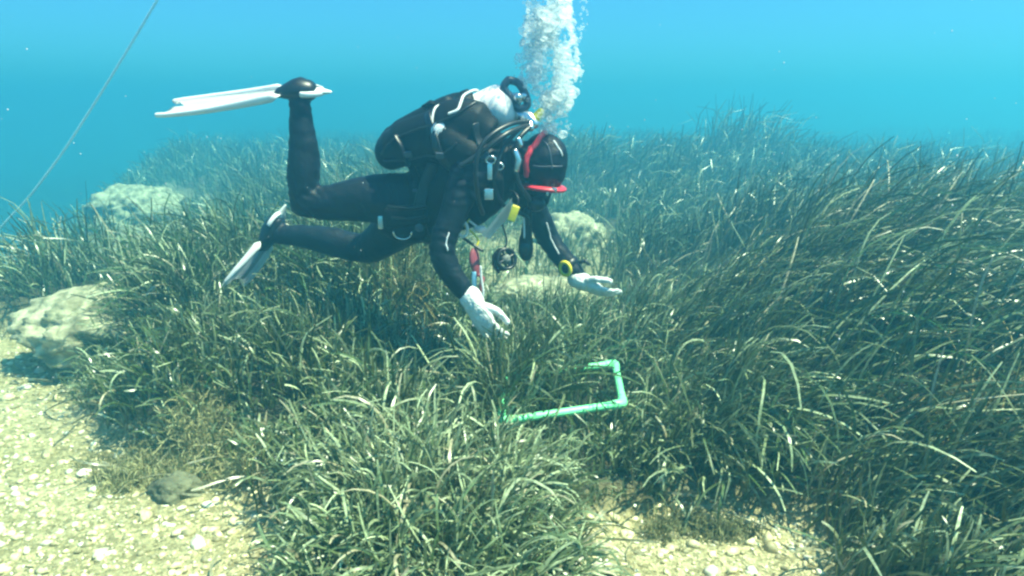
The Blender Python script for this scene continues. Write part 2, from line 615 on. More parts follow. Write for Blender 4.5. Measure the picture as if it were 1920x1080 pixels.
# ------------------------------------------------------------------ seagrass
def ribbons(base, az, th0, bend, length, width, nseg, col0, col1, wob=0.36, twist=1.0, curl=0.35, tipw=0.55):
    """flat leaves grown as curved ribbons: verts, quads, colours (numpy)"""
    n = len(az)
    p = base.astype(np.float64).copy()
    ds = length / nseg
    ph = rng.random(n) * 6.28
    tw0 = (rng.random(n) - 0.5) * 2.2 * twist
    tw1 = (rng.random(n) - 0.5) * 2.4 * twist
    V = np.empty((n, nseg + 1, 2, 3)); C = np.empty((n, nseg + 1, 2, 3))
    for s in range(nseg + 1):
        u = s / nseg
        th = th0 + bend * u ** 1.4 + wob * np.sin(ph + 3.2 * u)
        a = az + curl * u * np.sin(ph * 3) + 0.55 * np.sin(ph * 2 + 2.6 * u)
        d = np.stack([np.sin(th) * np.cos(a), np.sin(th) * np.sin(a), np.cos(th)], 1)
        e = np.stack([-np.sin(a), np.cos(a), np.zeros(n)], 1)
        nn = np.cross(e, d)
        tw = tw0 + tw1 * u
        w = e * np.cos(tw)[:, None] + nn * np.sin(tw)[:, None]
        hw = 0.5 * width * (0.75 + 0.25 * min(1, u * 4)) * (1 if u < 0.8 else 1 - (1 - tipw) * (u - 0.8) / 0.2)
        V[:, s, 0] = p - w * hw[:, None]
        V[:, s, 1] = p + w * hw[:, None]
        c = col0 * (1 - u ** 1.6) + col1 * u ** 1.6
        C[:, s, 0] = c; C[:, s, 1] = c
        p = p + d * ds[:, None]
    k = (nseg + 1) * 2
    b = (np.arange(n) * k)[:, None]
    q = np.concatenate([np.stack([b[:, 0] + 2 * s, b[:, 0] + 2 * s + 1, b[:, 0] + 2 * s + 3, b[:, 0] + 2 * s + 2], 1) for s in range(nseg)])
    return V.reshape(-1, 3), q, C.reshape(-1, 3)

CLUMP = [G(*p) for p in [(470, 1300), (540, 1010), (640, 940), (800, 920), (960, 940), (1060, 1010), (1080, 1300)]]
CLUMP_C = np.array(G(790, 1040))
FL, FR, BR = P(938, 790, 2.36), P(1168, 757, 2.50), P(1153, 682, 2.90)
BL = FL + (BR - FR)
QUAD = [(p.x, p.y) for p in (FL, FR, BR, BL)]
QFRONT = [(FL.x - 0.02, FL.y + 0.10), (FR.x + 0.04, FR.y + 0.10), (FR.x + 0.06, FR.y - 0.40), (FL.x - 0.0, FL.y - 0.30)]
QRIGHT = [(FR.x - 0.13, FR.y - 0.05), (FR.x + 0.08, FR.y - 0.05), (BR.x + 0.09, BR.y + 0.02), (BR.x - 0.10, BR.y + 0.02)]
TUFTS = [  # big tufts: pixel of the root, radius, extra length, lean x, lean y
    (1560, 760, 0.75, 0.36, 0.75, 0.1), (1800, 700, 0.8, 0.32, 0.75, 0.1), (1250, 700, 0.45, 0.10, 0.5, 0.1), (1320, 890, 0.40, 0.16, -0.1, -0.7), (1700, 980, 0.35, 0.22, 0.2, -0.3),
    (330, 660, 0.5, -0.03, -0.45, -0.2), (560, 640, 0.5, 0.02, -0.1, -0.3), (400, 560, 0.6, -0.10, -0.3, 0.1), (300, 560, 0.6, -0.08, -0.3, 0.1),
    (1700, 860, 0.5, 0.16, 0.6, -0.3), (1390, 345, 1.0, 0.60, 0.1, 0.0), (1830, 365, 1.8, 0.18, 0.3, 0.0), (1200, 380, 1.2, 0.2, -0.1, 0.0),
    (480, 420, 1.2, 0.15, -0.1, 0), (1100, 800, 0.3, 0.02, 0.4, -.3),
]
TUFTS = [(*G(a, b), r, l, lx, ly) for a, b, r, l, lx, ly in TUFTS]

def pix(x, y, z):
    dx, dy, dz = x, y, z - CAM_H
    dep = dy * CP - dz * SP
    up = dy * SP + dz * CP
    return 960 + FPX * dx / dep, 540 - FPX * up / dep

def grow(x, y, leaves, nseg, wmul, mode):
    m = meadow(x, y)
    b = bare(x, y)
    clump = poly_sd(CLUMP, x, y) < 0
    dens = m * (1 - 0.90 * b)
    for cx, cy, r in CLEAR:
        dens = dens * sstep(0.75, 1.15, np.hypot(x - cx, y - cy) / r)
    patch = fbm(x * 1.7 + 31, y * 1.7, 3)
    dens = dens * np.maximum(0.22 + 1.4 * sstep(0.38, 0.60, patch), np.where((y < 3.3) & (x < 0.1), 0.75, 0.0))
    dens = np.where((poly_sd(QUAD, x, y) < -0.06) & (y > 2.58) | (np.abs(x - FL.x + 0.01) < 0.08) & (y > FL.y + 0.07) & (y < BL.y + 0.05), 1.0, dens)
    keep = rng.random(len(x)) < dens
    if mode == "clump": keep &= clump
    else: keep &= ~clump
    x, y = x[keep], y[keep]
    b = b[keep]
    n0 = len(x)
    # per shoot lean field
    ln = fbm(x * 1.5 + 2, y * 1.5 + 7, 3)
    lx = 0.62 * sstep(0.3, 1.0, x) - 0.30 * sstep(0.2, 1.0, -x) + 0.9 * (fbm(x * 1.3 + 50, y * 1.3, 2) - 0.5)
    ly = -0.12 + 0.9 * (fbm(x * 1.3, y * 1.3 + 80, 2) - 0.5)
    mo = mound(x, y)
    L = 0.13 + 0.20 * sstep(0.25, 0.75, ln) + 0.20 * mo - 0.14 * b
    L = np.maximum(L, 0.07)
    L = L + 0.06 * sstep(6, 12, y)
    for cx, cy, r, ex, tx, ty in TUFTS:
        g = np.exp(-((x - cx) ** 2 + (y - cy) ** 2) / (r * r) * 1.6)
        L = L + ex * g
        lx = lx + tx * g; ly = ly + ty * g
    # the worked patch below and in front of the hands is short
    qx, qy = 0.26, 2.10
    L = L * (1 - 0.62 * np.exp(-((x - qx) ** 2 / 0.20 + (y - qy) ** 2 / 0.055)))
    hx, hy = 0.05, 3.3
    L = L * (1 - 0.45 * np.exp(-((x - hx) ** 2 / 0.35 + (y - hy) ** 2 / 0.8)))
    if mode == "clump":
        dx, dy = x - CLUMP_C[0], y - CLUMP_C[1]
        r = np.hypot(dx, dy) + 1e-6
        lx = dx / r * np.minimum(r * 2.6, 1.0) * 0.8 + 0.3 * (rng.random(n0) - 0.5)
        ly = dy / r * np.minimum(r * 2.6, 1.0) * 0.8 + 0.1
        L = np.full(n0, 0.26)
    front = poly_sd(QFRONT, x, y) < 0
    L = np.where(front, np.minimum(L, 0.19), L)
    edge = poly_sd(SAND[0], x, y)
    L = L * (0.55 + 0.45 * sstep(0.05, 0.5, edge)) * (0.8 + 0.2 * sstep(0.05, 0.3, poly_sd(SAND[1], x, y)))
    inside = (poly_sd(QUAD, x, y) < -0.06) & (y > 2.58) & (x < 0.27)
    L = np.where(inside, np.maximum(L, 0.30 + 0.16 * sstep(2.55, 2.75, y)), L)
    lx = np.where(inside, lx * 0.3, lx); ly = np.where(inside, -0.1, ly)
    L = L * (1 - 0.5 * np.exp(-((x + 1.15) ** 2 / 0.16 + (y - 3.15) ** 2 / 0.25)))
    hide = (poly_sd(QUAD, x, y) < -0.01) & ((x < 0.10) & (y > 2.46) | (y > 2.72) & (x < 0.33))
    hide |= (np.abs(x - FL.x + 0.01) < 0.08) & (y > FL.y + 0.07) & (y < BL.y + 0.05)
    L = np.where(hide, np.maximum(L, 0.38), L)
    beside = poly_sd(QRIGHT, x, y) < 0
    L = np.where(beside, np.minimum(L, 0.11), L)
    # leaves of each shoot fan out from one base
    rep = leaves
    X = np.repeat(x, rep) + rng.normal(0, 0.012, n0 * rep)
    Y = np.repeat(y, rep) + rng.normal(0, 0.012, n0 * rep)
    n = len(X)
    Z = np.repeat(height(x, y), rep) - 0.01
    LX, LY = np.repeat(lx, rep), np.repeat(ly, rep)
    fan = np.repeat(rng.random(n0) * 6.28, rep)
    calm = np.repeat(1 - 0.55 * sstep(0.5, 1.0, x) * (1 - sstep(5, 7, y)), rep)
    s = rng.normal(0, 0.66, n) * calm
    vx = LX + np.cos(fan) * s + rng.normal(0, 0.30, n)
    vy = LY + np.sin(fan) * s + rng.normal(0, 0.30, n)
    mag = np.hypot(vx, vy)
    az = np.arctan2(vy, vx)
    th0 = np.clip(0.30 * mag + 0.05, 0, 0.9)
    bend = np.clip(0.85 * mag, 0, 1.6) * (0.7 + 0.6 * rng.random(n))
    lost = rng.random(n)
    bend = np.where(lost < 0.22, bend + 0.9 + 0.6 * rng.random(n), bend)
    length = np.repeat(L, rep) * (0.55 + 0.75 * rng.random(n))
    length = np.where(lost < 0.22, length * 1.25, length)
    length = np.minimum(length, 0.70 + 0.12 * rng.random(n) + 0.5 * sstep(7, 10, Y))
    if mode == "clump": bend = bend * 1.35 + 0.15 + 0.5 * rng.random(n)
    width = wmul * (0.0047 + 0.0031 * rng.random(n)) * (1 + 0.20 * (1 - sstep(2.2, 3.4, Y)))
    fresh = np.stack([0.016 + 0.016 * rng.random(n), 0.046 + 0.034 * rng.random(n), 0.006 + 0.006 * rng.random(n)], 1)
    olive = np.stack([0.038 + 0.026 * rng.random(n), 0.056 + 0.028 * rng.random(n), 0.011 + 0.009 * rng.random(n)], 1)
    t = np.repeat((fbm(x * 0.8 + 70, y * 0.8, 2) > 0.52).astype(float) * 0.5, rep) + 0.5 * rng.random(n)
    c0 = fresh * (1 - t[:, None]) + olive * t[:, None]
    crust = np.stack([np.full(n, 0.44), np.full(n, 0.51), np.full(n, 0.30)], 1) * (0.6 + 0.7 * rng.random(n))[:, None]
    k = np.clip(rng.random(n) ** 4.0 * 1.3, 0, 1)
    k = k * np.repeat(1 - 0.65 * sstep(0.5, 1.0, x) * sstep(2.6, 3.1, y) * (1 - sstep(4.6, 6, y)), rep)   # the right hand tufts are the freshest
    k = np.clip(k + np.repeat(0.12 * (1 - mo), rep) + 0.25 * (lost < 0.22) * rng.random(n) - 0.05, 0, 1)
    if mode == "clump": k = np.clip(k + 0.22, 0, 1)
    c1 = c0 * (1 - k[:, None]) + crust * k[:, None]
    c0 = c0 * (1 - 0.35 * k[:, None]) + crust * 0.35 * k[:, None]
    dead = rng.random(n) < 0.05
    c1[dead] = np.array([0.40, 0.37, 0.24]); c0[dead] = np.array([0.25, 0.22, 0.12])
    return ribbons(np.stack([X, Y, Z], 1), az, th0, bend, length, width, nseg, c0, c1)

def sector(n, r0, r1, half=44, power=2.0):
    r = (r0 ** power + (r1 ** power - r0 ** power) * rng.random(n)) ** (1 / power)
    a = np.radians((rng.random(n) * 2 - 1) * half)
    return r * np.sin(a), r * np.cos(a)

def build_grass(name, parts, label, matname="leaf", cat="seagrass", kind="stuff", group=None):
    V, Q, C, o = [], [], [], 0
    for v, q, c in parts:
        V.append(v); Q.append(q + o); C.append(c); o += len(v)
    me = np_mesh(name, np.concatenate(V), np.concatenate(Q))
    set_col(me, np.concatenate(C))
    ob = link(name, me, M[matname])
    tag(ob, label, cat, group, kind)
    return ob

def area(r0, r1, half=44):
    return math.radians(half) * (r1 * r1 - r0 * r0)

near = []
x, y = sector(int(area(1.85, 4.6) * 860), 1.85, 4.6)
near.append(grow(x, y, 5, 9, 1.0, "meadow"))
mid = []
x, y = sector(int(area(4.6, 9) * 340), 4.6, 9)
mid.append(grow(x, y, 4, 6, 1.25, "meadow"))
far = []
x, y = sector(int(area(9, 20) * 75), 9, 20)
far.append(grow(x, y, 4, 4, 1.9, "meadow"))
x, y = sector(int(area(20, 45) * 14), 20, 45)
far.append(grow(x, y, 4, 3, 3.6, "meadow"))
build_grass("seagrass_meadow", near, "dark green seagrass meadow of long ribbon leaves around the green frame")
build_grass("seagrass_meadow", mid + far, "hazy blue green seagrass meadow spreading behind the diver to the horizon")
xs = CLUMP_C[0] + (rng.random(1150) * 2 - 1) * 0.55
ys = CLUMP_C[1] + (rng.random(1150) * 2 - 1) * 0.55
build_grass("seagrass_clump", [grow(xs, ys, 5, 9, 0.88, "clump")], "pale curly seagrass clump fanning out in the foreground between two sand patches")

# loose dead leaves lying about at the meadow edge
def litter():
    n = 380
    x, y = sector(n * 3, 1.5, 4.4, 36)
    e = np.minimum(np.abs(poly_sd(SAND[0], x, y)), np.abs(poly_sd(SAND[1], x, y)))
    k = e < 0.16 * rng.random(len(x)) + 0.03
    x, y = x[k], y[k]
    n = len(x)
    base = np.stack([x, y, height(x, y) + 0.012 + 0.03 * rng.random(n)], 1)
    c = np.stack([0.16 + 0.2 * rng.random(n)] * 3, 1) * np.array([1, 0.95, 0.6])
    return ribbons(base, rng.random(n) * 6.28, np.full(n, 1.35), 0.35 * rng.random(n), 0.08 + 0.16 * rng.random(n),
                   np.full(n, 0.008), 6, c, c * 1.1, wob=0.15, curl=1.2)
build_grass("leaf_litter", [litter()], "loose dead seagrass leaves lying along the edge of the sand", cat="leaf litter")

# ------------------------------------------------------------------ brown algae tufts
def algae(px, py, r, h, label, z=None, n=700, col=(0.30, 0.25, 0.09), Y=None):
    if Y is None: cx, cy = G(px, py, 0.06)
    else:
        q = P(px, py, Y); cx, cy = q.x, q.y
    n = int(n)
    a = rng.random(n) * 6.28
    sub = rng.integers(0, 9, n)
    sx, sy = rng.normal(0, r * 0.62, 9), rng.normal(0, r * 0.42, 9)
    sr, sh = r * (0.22 + 0.35 * rng.random(9)), 0.45 + 0.8 * rng.random(9)
    rr = sr[sub] * np.sqrt(rng.random(n))
    x, y = cx + sx[sub] + rr * np.cos(a), cy + sy[sub] + rr * np.sin(a)
    rr = rr / sr[sub] * r; h = h * sh[sub]
    zz = (height(x, y) if z is None else np.full(n, z)) - 0.005
    base = np.stack([x, y, zz], 1)
    c = np.array(col)[None] * (0.6 + 0.8 * rng.random((n, 1)))
    parts = [ribbons(base, a + rng.normal(0, 0.6, n), 0.3 + 0.7 * rr / r, 1.2 * rng.random(n), h * (0.5 + 0.8 * rng.random(n)),
                     np.full(n, 0.0032), 8, c, c * 1.2, wob=0.9, curl=2.6)]
    return build_grass("brown_algae", parts, label, "algae", "algae", kind="thing", group="brown algae tufts")
algae(330, 860, 0.17, 0.105, "large fuzzy yellow brown algae tuft at the edge of the left sand", n=4200, col=(0.33, 0.31, 0.15))
algae(250, 850, 0.10, 0.08, "smaller darker brown algae tuft left of the large fuzzy tuft", n=1500, col=(0.18, 0.17, 0.08))
algae(1335, 965, 0.08, 0.08, "olive algae tuft standing on the right foreground sand patch", n=1400, col=(0.17, 0.17, 0.075))
algae(1812, 925, 0.07, 0.34, "yellow brown algae tuft low in the right hand seagrass", n=500)
algae(745, 640, 0.08, 0.40, "yellow brown algae tuft in the seagrass below the diver's knee", n=500)

# ------------------------------------------------------------------ rocks
def rock(px, py, size, label, m="rock", seed=0, Y=None, rot=0.0, sink=0.35):
    x, y = ground_hit(px, py)
    bm = bmesh.new()
    bmesh.ops.create_icosphere(bm, subdivisions=5, radius=1)
    from mathutils import noise
    for v in bm.verts:
        d = v.co.normalized()
        fine = 0.035 * noise.noise(d * 30 + Vector((seed, 0, 0))) + 0.03 * abs(noise.noise(d * 14 + Vector((0, seed, 0))))
        q = d * 1.3 + Vector((seed * 7.1, seed * 3.3, 0))
        k = 1 + 0.32 * noise.noise(q) + 0.16 * noise.noise(q * 2.7) + 0.09 * noise.noise(q * 6.0) + 0.05 * noise.noise(q * 15)
        c = noise.cell(q * 5.0)
        v.co = d * (k + 0.03 * c + fine)
    bmesh.ops.transform(bm, matrix=Matrix.Rotation(rot, 4, 'Z') @ Matrix.Diagonal((size[0], size[1], size[2], 1)), verts=bm.verts)
    o = from_bm("rock", bm, M[m])
    o.location = (x, y, hz(x, y) + size[2] * (1 - 2 * sink) * 0.5)
    tag(o, label, "rock", "rocks among the seagrass")
    return o
rock(225, 622, (0.46, 0.34, 0.19), "pale pitted rock half buried at the left end of the front seagrass bank", seed=1, rot=0.3)
rock(262, 405, (0.60, 0.7, 0.36), "hazy pale rock slab farther back under the tip of the raised fin", seed=2)
rock(-5, 520, (0.22, 0.3, 0.26), "small pale rock cut off by the left edge below the rope's foot", seed=3)
rock(1072, 455, (0.30, 0.35, 0.24), "flat pale rock behind the diver's far arm", seed=5)
rock(1010, 560, (0.30, 0.30, 0.12), "low pale rock between the diver's two arms", seed=6)
rock(330, 930, (0.085, 0.07, 0.06), "small dark rock under the fuzzy algae tuft on the left sand", "darkrock", seed=4)

# ------------------------------------------------------------------ descent line
bm = bmesh.new()
rp = spline([P(318, -40, 8.6), P(295, 0, 8.7), P(217, 130, 9.0), P(128, 270, 9.3), P(62, 360, 9.5), P(15, 412, 9.6), P(-40, 470, 9.7), P(-150, 590, 9.8)], 14)
loft(bm, rp, 0.013, 8)
for sgn in (0, 1, 2):     # three laid strands
    st = []
    acc = 0.0
    for a, b in zip(rp[:-1], rp[1:]):
        for j in range(6):
            p = a.lerp(b, j / 6)
            acc += (b - a).length / 6
            an = acc / 0.05 * 2 * math.pi / 3 + sgn * 2.094
            st.append(p + Vector((math.cos(an), math.sin(an) * 0.6, math.sin(an) * 0.4)) * 0.009)
    loft(bm, st, 0.0088, 5)
tag(from_bm("rope", bm, M["rope"]), "thin pale rope slanting down through the water on the left", "rope")

# ------------------------------------------------------------------ diver
person = empty("person", P(775, 390, 3.1), "scuba diver in black wetsuit and hood reaching both white gloved hands into the seagrass", "person")
UP = Vector((0, 0, 1)); LAT = Vector((0.18, 0.98, 0))     # across the body, towards the far side
bm = bmesh.new()
# trunk
loft(bm, [P(752, 385, 3.12), P(780, 386, 3.10), P(815, 365, 3.07), P(860, 332, 3.03), P(905, 308, 3.0), P(940, 302, 2.98)],
     [(0.15, 0.115), (0.172, 0.145), (0.152, 0.125), (0.165, 0.125), (0.175, 0.115), (0.12, 0.09)], 22, side=LAT)
# neck and head (face looking down at the frame)
loft(bm, [P(935, 302, 2.98), P(970, 300, 2.96), P(1005, 302, 2.95)], [0.085, 0.075, 0.08], 16)
HC = P(1021, 305, 2.95)
HX = (P(1060, 300, 2.93) - P(1000, 305, 2.95)).normalized()          # towards the crown
ellipsoid(bm, HC, (0.093, 0.084, 0.118), basis(HX, LAT), 24, 18)
ellipsoid(bm, P(1027, 296, 2.95), (0.084, 0.080, 0.092), basis(HX, LAT), 24, 18)
loft(bm, [P(1015, 345, 2.94), P(1012, 372, 2.93)], [(0.055, 0.05), (0.045, 0.04)], 14)     # jaw and chin
# near (right) arm
loft(bm, spline([P(885, 312, 2.84), P(868, 352, 2.80), P(848, 405, 2.77), P(828, 462, 2.745), P(838, 500, 2.735), P(862, 535, 2.73), P(886, 564, 2.72)], 3),
     [0.078, 0.076, 0.071, 0.066, 0.062, 0.059, 0.056, 0.054, 0.052, 0.05, 0.05, 0.05, 0.049, 0.047, 0.045, 0.042, 0.039, 0.036, 0.034], 14)
loft(bm, [P(925, 302, 2.98), P(900, 310, 2.86), P(880, 328, 2.82)], [0.10, 0.088, 0.078], 14)
# far (left) arm
loft(bm, spline([P(955, 322, 3.14), P(985, 365, 3.2), P(1008, 405, 3.24), P(1030, 448, 3.26), P(1052, 480, 3.24), P(1072, 503, 3.22), P(1090, 526, 3.2)], 3),
     [0.076, 0.074, 0.07, 0.066, 0.063, 0.061, 0.058, 0.055, 0.053, 0.051, 0.05, 0.05, 0.049, 0.048, 0.046, 0.043, 0.04, 0.037, 0.035], 14)
loft(bm, [P(925, 305, 2.99), P(945, 312, 3.1), P(957, 325, 3.15)], [0.10, 0.088, 0.078], 14)
# near (right) leg, shin raised
loft(bm, spline([P(768, 382, 3.03), P(725, 374, 3.02), P(665, 375, 3.02), P(610, 381, 3.02), P(574, 376, 3.02)], 3),
     [0.125, 0.122, 0.116, 0.109, 0.103, 0.097, 0.091, 0.085, 0.079, 0.074, 0.070, 0.068, 0.066], 16)
loft(bm, spline([P(572, 380, 3.02), P(569, 345, 3.02), P(570, 300, 3.02), P(567, 250, 3.02), P(563, 205, 3.02), P(562, 180, 3.02)], 3),
     [0.064, 0.063, 0.064, 0.066, 0.067, 0.067, 0.065, 0.062, 0.058, 0.054, 0.05, 0.047, 0.045, 0.043, 0.044, 0.045], 16)
loft(bm, [P(574, 172, 3.02), P(562, 172, 3.02), P(545, 171, 3.02)], [(0.038, 0.032), (0.044, 0.038), (0.044, 0.03)], 14, side=LAT)
# far (left) leg, knee out to the side
loft(bm, spline([P(770, 402, 3.17), P(745, 425, 3.24), P(715, 450, 3.30), P(690, 466, 3.36)], 3),
     [0.125, 0.12, 0.112, 0.106, 0.1, 0.094, 0.088, 0.082, 0.077, 0.072], 16)
loft(bm, spline([P(690, 466, 3.36), P(655, 462, 3.38), P(610, 450, 3.41), P(565, 443, 3.44), P(530, 440, 3.46), P(516, 438, 3.47)], 3),
     [0.070, 0.069, 0.069, 0.069, 0.069, 0.068, 0.066, 0.063, 0.059, 0.055, 0.051, 0.048, 0.046, 0.045, 0.046, 0.046], 16)
loft(bm, [P(524, 422, 3.47), P(513, 438, 3.47), P(502, 452, 3.47)], [(0.038, 0.032), (0.044, 0.038), (0.044, 0.03)], 14, side=LAT)
body = from_bm("body", bm, M["suit"], person)
remesh(body, 0.0085, 7)
from mathutils import noise as mnoise
FOLDS = [(P(578, 372, 3.02), Vector((1, 0, 0.9)).normalized(), 0.16), (P(690, 466, 3.36), Vector((1, 0, -0.3)).normalized(), 0.15),
         (P(830, 468, 2.745), Vector((0.1, 0, 1)), 0.15), (P(1030, 448, 3.26), Vector((-0.4, 0, 1)).normalized(), 0.14),
         (P(735, 385, 3.0), Vector((1, 0, 0.4)).normalized(), 0.22), (P(563, 205, 3.02), Vector((0, 0, 1)), 0.10), (P(868, 345, 2.8), Vector((0.3, 0, 1)).normalized(), 0.16),
         (P(975, 300, 2.96), Vector((1, 0, 0)), 0.12), (P(878, 548, 2.725), Vector((-0.4, 0, 1)).normalized(), 0.10), (P(535, 440, 3.46), Vector((1, 0, 0)), 0.09)]
nrm_b = [v.normal.copy() for v in body.data.vertices]
for v, vn_ in zip(body.data.vertices, nrm_b):
    c = v.co.copy()
    w = mnoise.noise(Vector((c.x * 20, c.y * 20, c.z * 34))) * 0.0032 + mnoise.noise(c * 9) * 0.004
    for jp, ja, jr in FOLDS:
        d = c - jp
        q = d.length / jr
        if q < 1:
            w += 0.0050 * (1 - q * q) ** 2 * math.sin(d.dot(ja) * 190 + 5 * mnoise.noise(c * 13)) * (0.5 + mnoise.noise(c * 17))
    v.co = c + vn_ * w

# gloves: palm + five bent fingers each, one continuous mesh
def glove(wrist, mid, spread, name="glove", thumb_side=1, curl=0.35, size=1.0):
    """wrist: cuff point; mid: direction to the knuckles; spread: direction across the palm (index side)"""
    w = Vector(wrist)
    B = basis(mid, spread)
    X, S, N = B.col[0], B.col[1], B.col[2]
    s = size
    bm = bmesh.new()
    loft(bm, [w - X * 0.028 * s, w + X * 0.010 * s, w + X * 0.035 * s, w + X * 0.07 * s, w + X * 0.094 * s],
         [(0.043 * s, 0.040 * s), (0.040 * s, 0.036 * s), (0.044 * s, 0.028 * s), (0.048 * s, 0.023 * s), (0.042 * s, 0.017 * s)], 16, side=S)
    for i, (off, ln, sp) in enumerate([(0.0335, 0.076, 0.24), (0.0112, 0.086, 0.07), (-0.0112, 0.080, -0.10), (-0.0325, 0.062, -0.30)]):
        p = w + X * 0.086 * s + S * off * s
        d = (X + S * sp * 0.6).normalized()
        pts = [p]
        an = 0.08 + curl * 0.4 * (1 + 0.25 * i)
        for seg in (0.46, 0.30, 0.24):
            dd = (d * math.cos(an) - N * math.sin(an)).normalized()
            p = p + dd * ln * seg * s
            pts.append(p)
            an += curl * (0.9 + 0.15 * i)
        r = 0.0096 - 0.0006 * i
        loft(bm, pts, [r * 1.08 * s, r * s, r * 0.94 * s, r * 0.82 * s], 12)
    t0 = w + X * 0.028 * s + S * 0.036 * s * thumb_side - N * 0.008 * s
    t1 = t0 + (X * 0.75 + S * 0.50 * thumb_side - N * 0.35).normalized() * 0.042 * s
    t2 = t1 + (X * 0.95 + S * 0.10 * thumb_side - N * 0.30).normalized() * 0.032 * s
    t3 = t2 + (X * 0.95 + S * 0.0 - N * 0.28).normalized() * 0.024 * s
    loft(bm, [t0, t1, t2, t3], [0.0165 * s, 0.014 * s, 0.0125 * s, 0.0105 * s], 12)
    o = from_bm(name, bm, M["glove"], person)
    remesh(o, 0.0028, 3)
    nr = [v.normal.copy() for v in o.data.vertices]
    from mathutils import noise as gn
    for v, q in zip(o.data.vertices, nr):
        v.co = v.co + q * (0.0022 * gn.noise(v.co * 48) + 0.0012 * gn.noise(v.co * 110))
    bm = bmesh.new()
    loft(bm, [w - X * 0.026 * s + S * (0.0435 * s * math.cos(a)) + N * (0.041 * s * math.sin(a)) for a in np.linspace(0, 2 * math.pi, 28, endpoint=False)], 0.0042, 8, closed=True)
    from_bm("cuff", bm, M["glove"], o)
    return o
w1 = P(889, 570, 2.715)
glove(w1, P(928, 640, 2.69) - w1, Vector((0.72, -0.5, 0.45)), curl=0.30, size=1.08)
w2 = P(1092, 528, 3.2)
glove(w2, P(1146, 556, 3.14) - w2, Vector((0.2, -0.9, 0.3)), curl=0.25, size=1.08)

# fins
def fin(root, tip, lateral, heel, wid=0.19):
    root, tip = Vector(root), Vector(tip)
    Lf = (tip - root).length
    B = basis(tip - root, lateral)
    X, S, N = B.col[0], B.col[1], B.col[2]
    f = bpy.data.objects.new("swim_fin", None)
    COL.objects.link(f)
    f.parent = person
    f.location = root - person.location
    bm = bmesh.new()
    nu, nv = 22, 12
    def hw(u): return wid * 0.5 * (0.46 + 0.54 * min(1, u * 1.5) ** 0.8) * (1 if u < 0.93 else 1 - 0.14 * ((u - 0.93) / 0.07) ** 2)
    grid = []
    for i in range(nu + 1):
        row = []
        for j in range(nv + 1):
            u, v = i / nu, j / nv * 2 - 1
            notch = 0.16 * (1 - abs(v)) ** 1.2 * Lf * u ** 6
            x = u * Lf - notch
            z = 0.006 * math.cos(v * math.pi * 3) - 0.03 * (u - 0.3) * u
            row.append(bm.verts.new(root + X * x + S * (v * hw(u)) + N * z))
        grid.append(row)
    fs = []
    for i in range(nu):
        for j in range(nv):
            fs.append(bm.faces.new((grid[i][j], grid[i + 1][j], grid[i + 1][j + 1], grid[i][j + 1])))
    bmesh.ops.solidify(bm, geom=fs, thickness=0.006)
    from_bm("blade", bm, M["fin"], f)
    for sg in (-1, 1):
        bm = bmesh.new()
        pts = [root + X * (u * Lf) + S * (sg * hw(u)) + N * (-0.03 * (u - 0.3) * u) for u in np.linspace(-0.02, 0.985, 14)]
        loft(bm, pts, [(0.009, 0.022 - 0.013 * u) for u in np.linspace(0, 1, 14)], 10, side=S)
        from_bm("side_rail", bm, M["fin"], f)
    for off in (0.0,):
        bm = bmesh.new()
        pts = [root + X * (u * Lf) + S * (off * hw(u)) + N * (0.010 - 0.03 * (u - 0.3) * u) for u in np.linspace(0.2, 0.8, 9)]
        loft(bm, pts, [(0.022, 0.004)] * 9, 8, side=S)
        from_bm("blade_stripe", bm, M["finline"], f)
    bm = bmesh.new()
    h = Vector(heel)
    loft(bm, [root + X * 0.05, root.lerp(h, 0.1), root.lerp(h, 0.5), root.lerp(h, 0.85)],
         [(0.05, 0.018), (0.056, 0.040), (0.056, 0.052), (0.047, 0.044)], 16, side=S)
    from_bm("foot_pocket", bm, M["rubber"], f)
    bm = bmesh.new()
    d = (h - root).normalized()
    b0 = root.lerp(h, 0.72)
    ring = [b0 + S * (0.057 * math.cos(a)) + d * (0.075 * max(0, math.sin(a))) for a in np.linspace(-0.2, math.pi + 0.2, 14)]
    loft(bm, ring, [(0.012, 0.006)] * 14, 8, side=N)
    loft(bm, [h - d * 0.012, h + d * 0.045, h + d * 0.085], [(0.030, 0.015), (0.026, 0.013), (0.007, 0.005)], 10, side=S)
    from_bm("heel_strap", bm, M["fin"], f)
    return f
fin(P(547, 168, 3.02), P(312, 212, 3.06), Vector((0.05, 0.95, 0.32)), P(580, 170, 3.02))
fin(P(502, 449, 3.47), P(444, 540, 3.44), Vector((0.45, 0.85, 0.25)), P(520, 414, 3.47))

# mask, strap, hood trim
mk = bpy.data.objects.new("dive_mask", None)
COL.objects.link(mk); mk.parent = person
MC = P(1021, 351, 2.945)
mk.location = MC - person.location
MB = basis((P(1060, 355, 2.93) - P(985, 346, 2.95)), LAT)
MX, MS, MN = MB.col[0], MB.col[1], MB.col[2]          # MN is roughly up
def oval(c, a, b, n=28, sq=2.6):
    out = []
    for k in range(n):
        t = 2 * math.pi * k / n
        cx, sx = math.cos(t), math.sin(t)
        out.append(Vector(c) + MX * (a * math.copysign(abs(cx) ** (2 / sq), cx)) + MS * (b * math.copysign(abs(sx) ** (2 / sq), sx)))
    return out
bm = bmesh.new()
loft(bm, oval(MC, 0.066, 0.072), (0.011, 0.024), 10, side=MN, closed=True)
from_bm("mask_frame", bm, M["red"], mk)
bm = bmesh.new()
o1, o2 = oval(MC - MN * 0.004, 0.066, 0.071), oval(MC + MN * 0.05, 0.058, 0.064)
v1, v2 = [bm.verts.new(p) for p in o1], [bm.verts.new(p) for p in o2]
for k in range(28): bm.faces.new((v1[k], v1[(k + 1) % 28], v2[(k + 1) % 28], v2[k]))
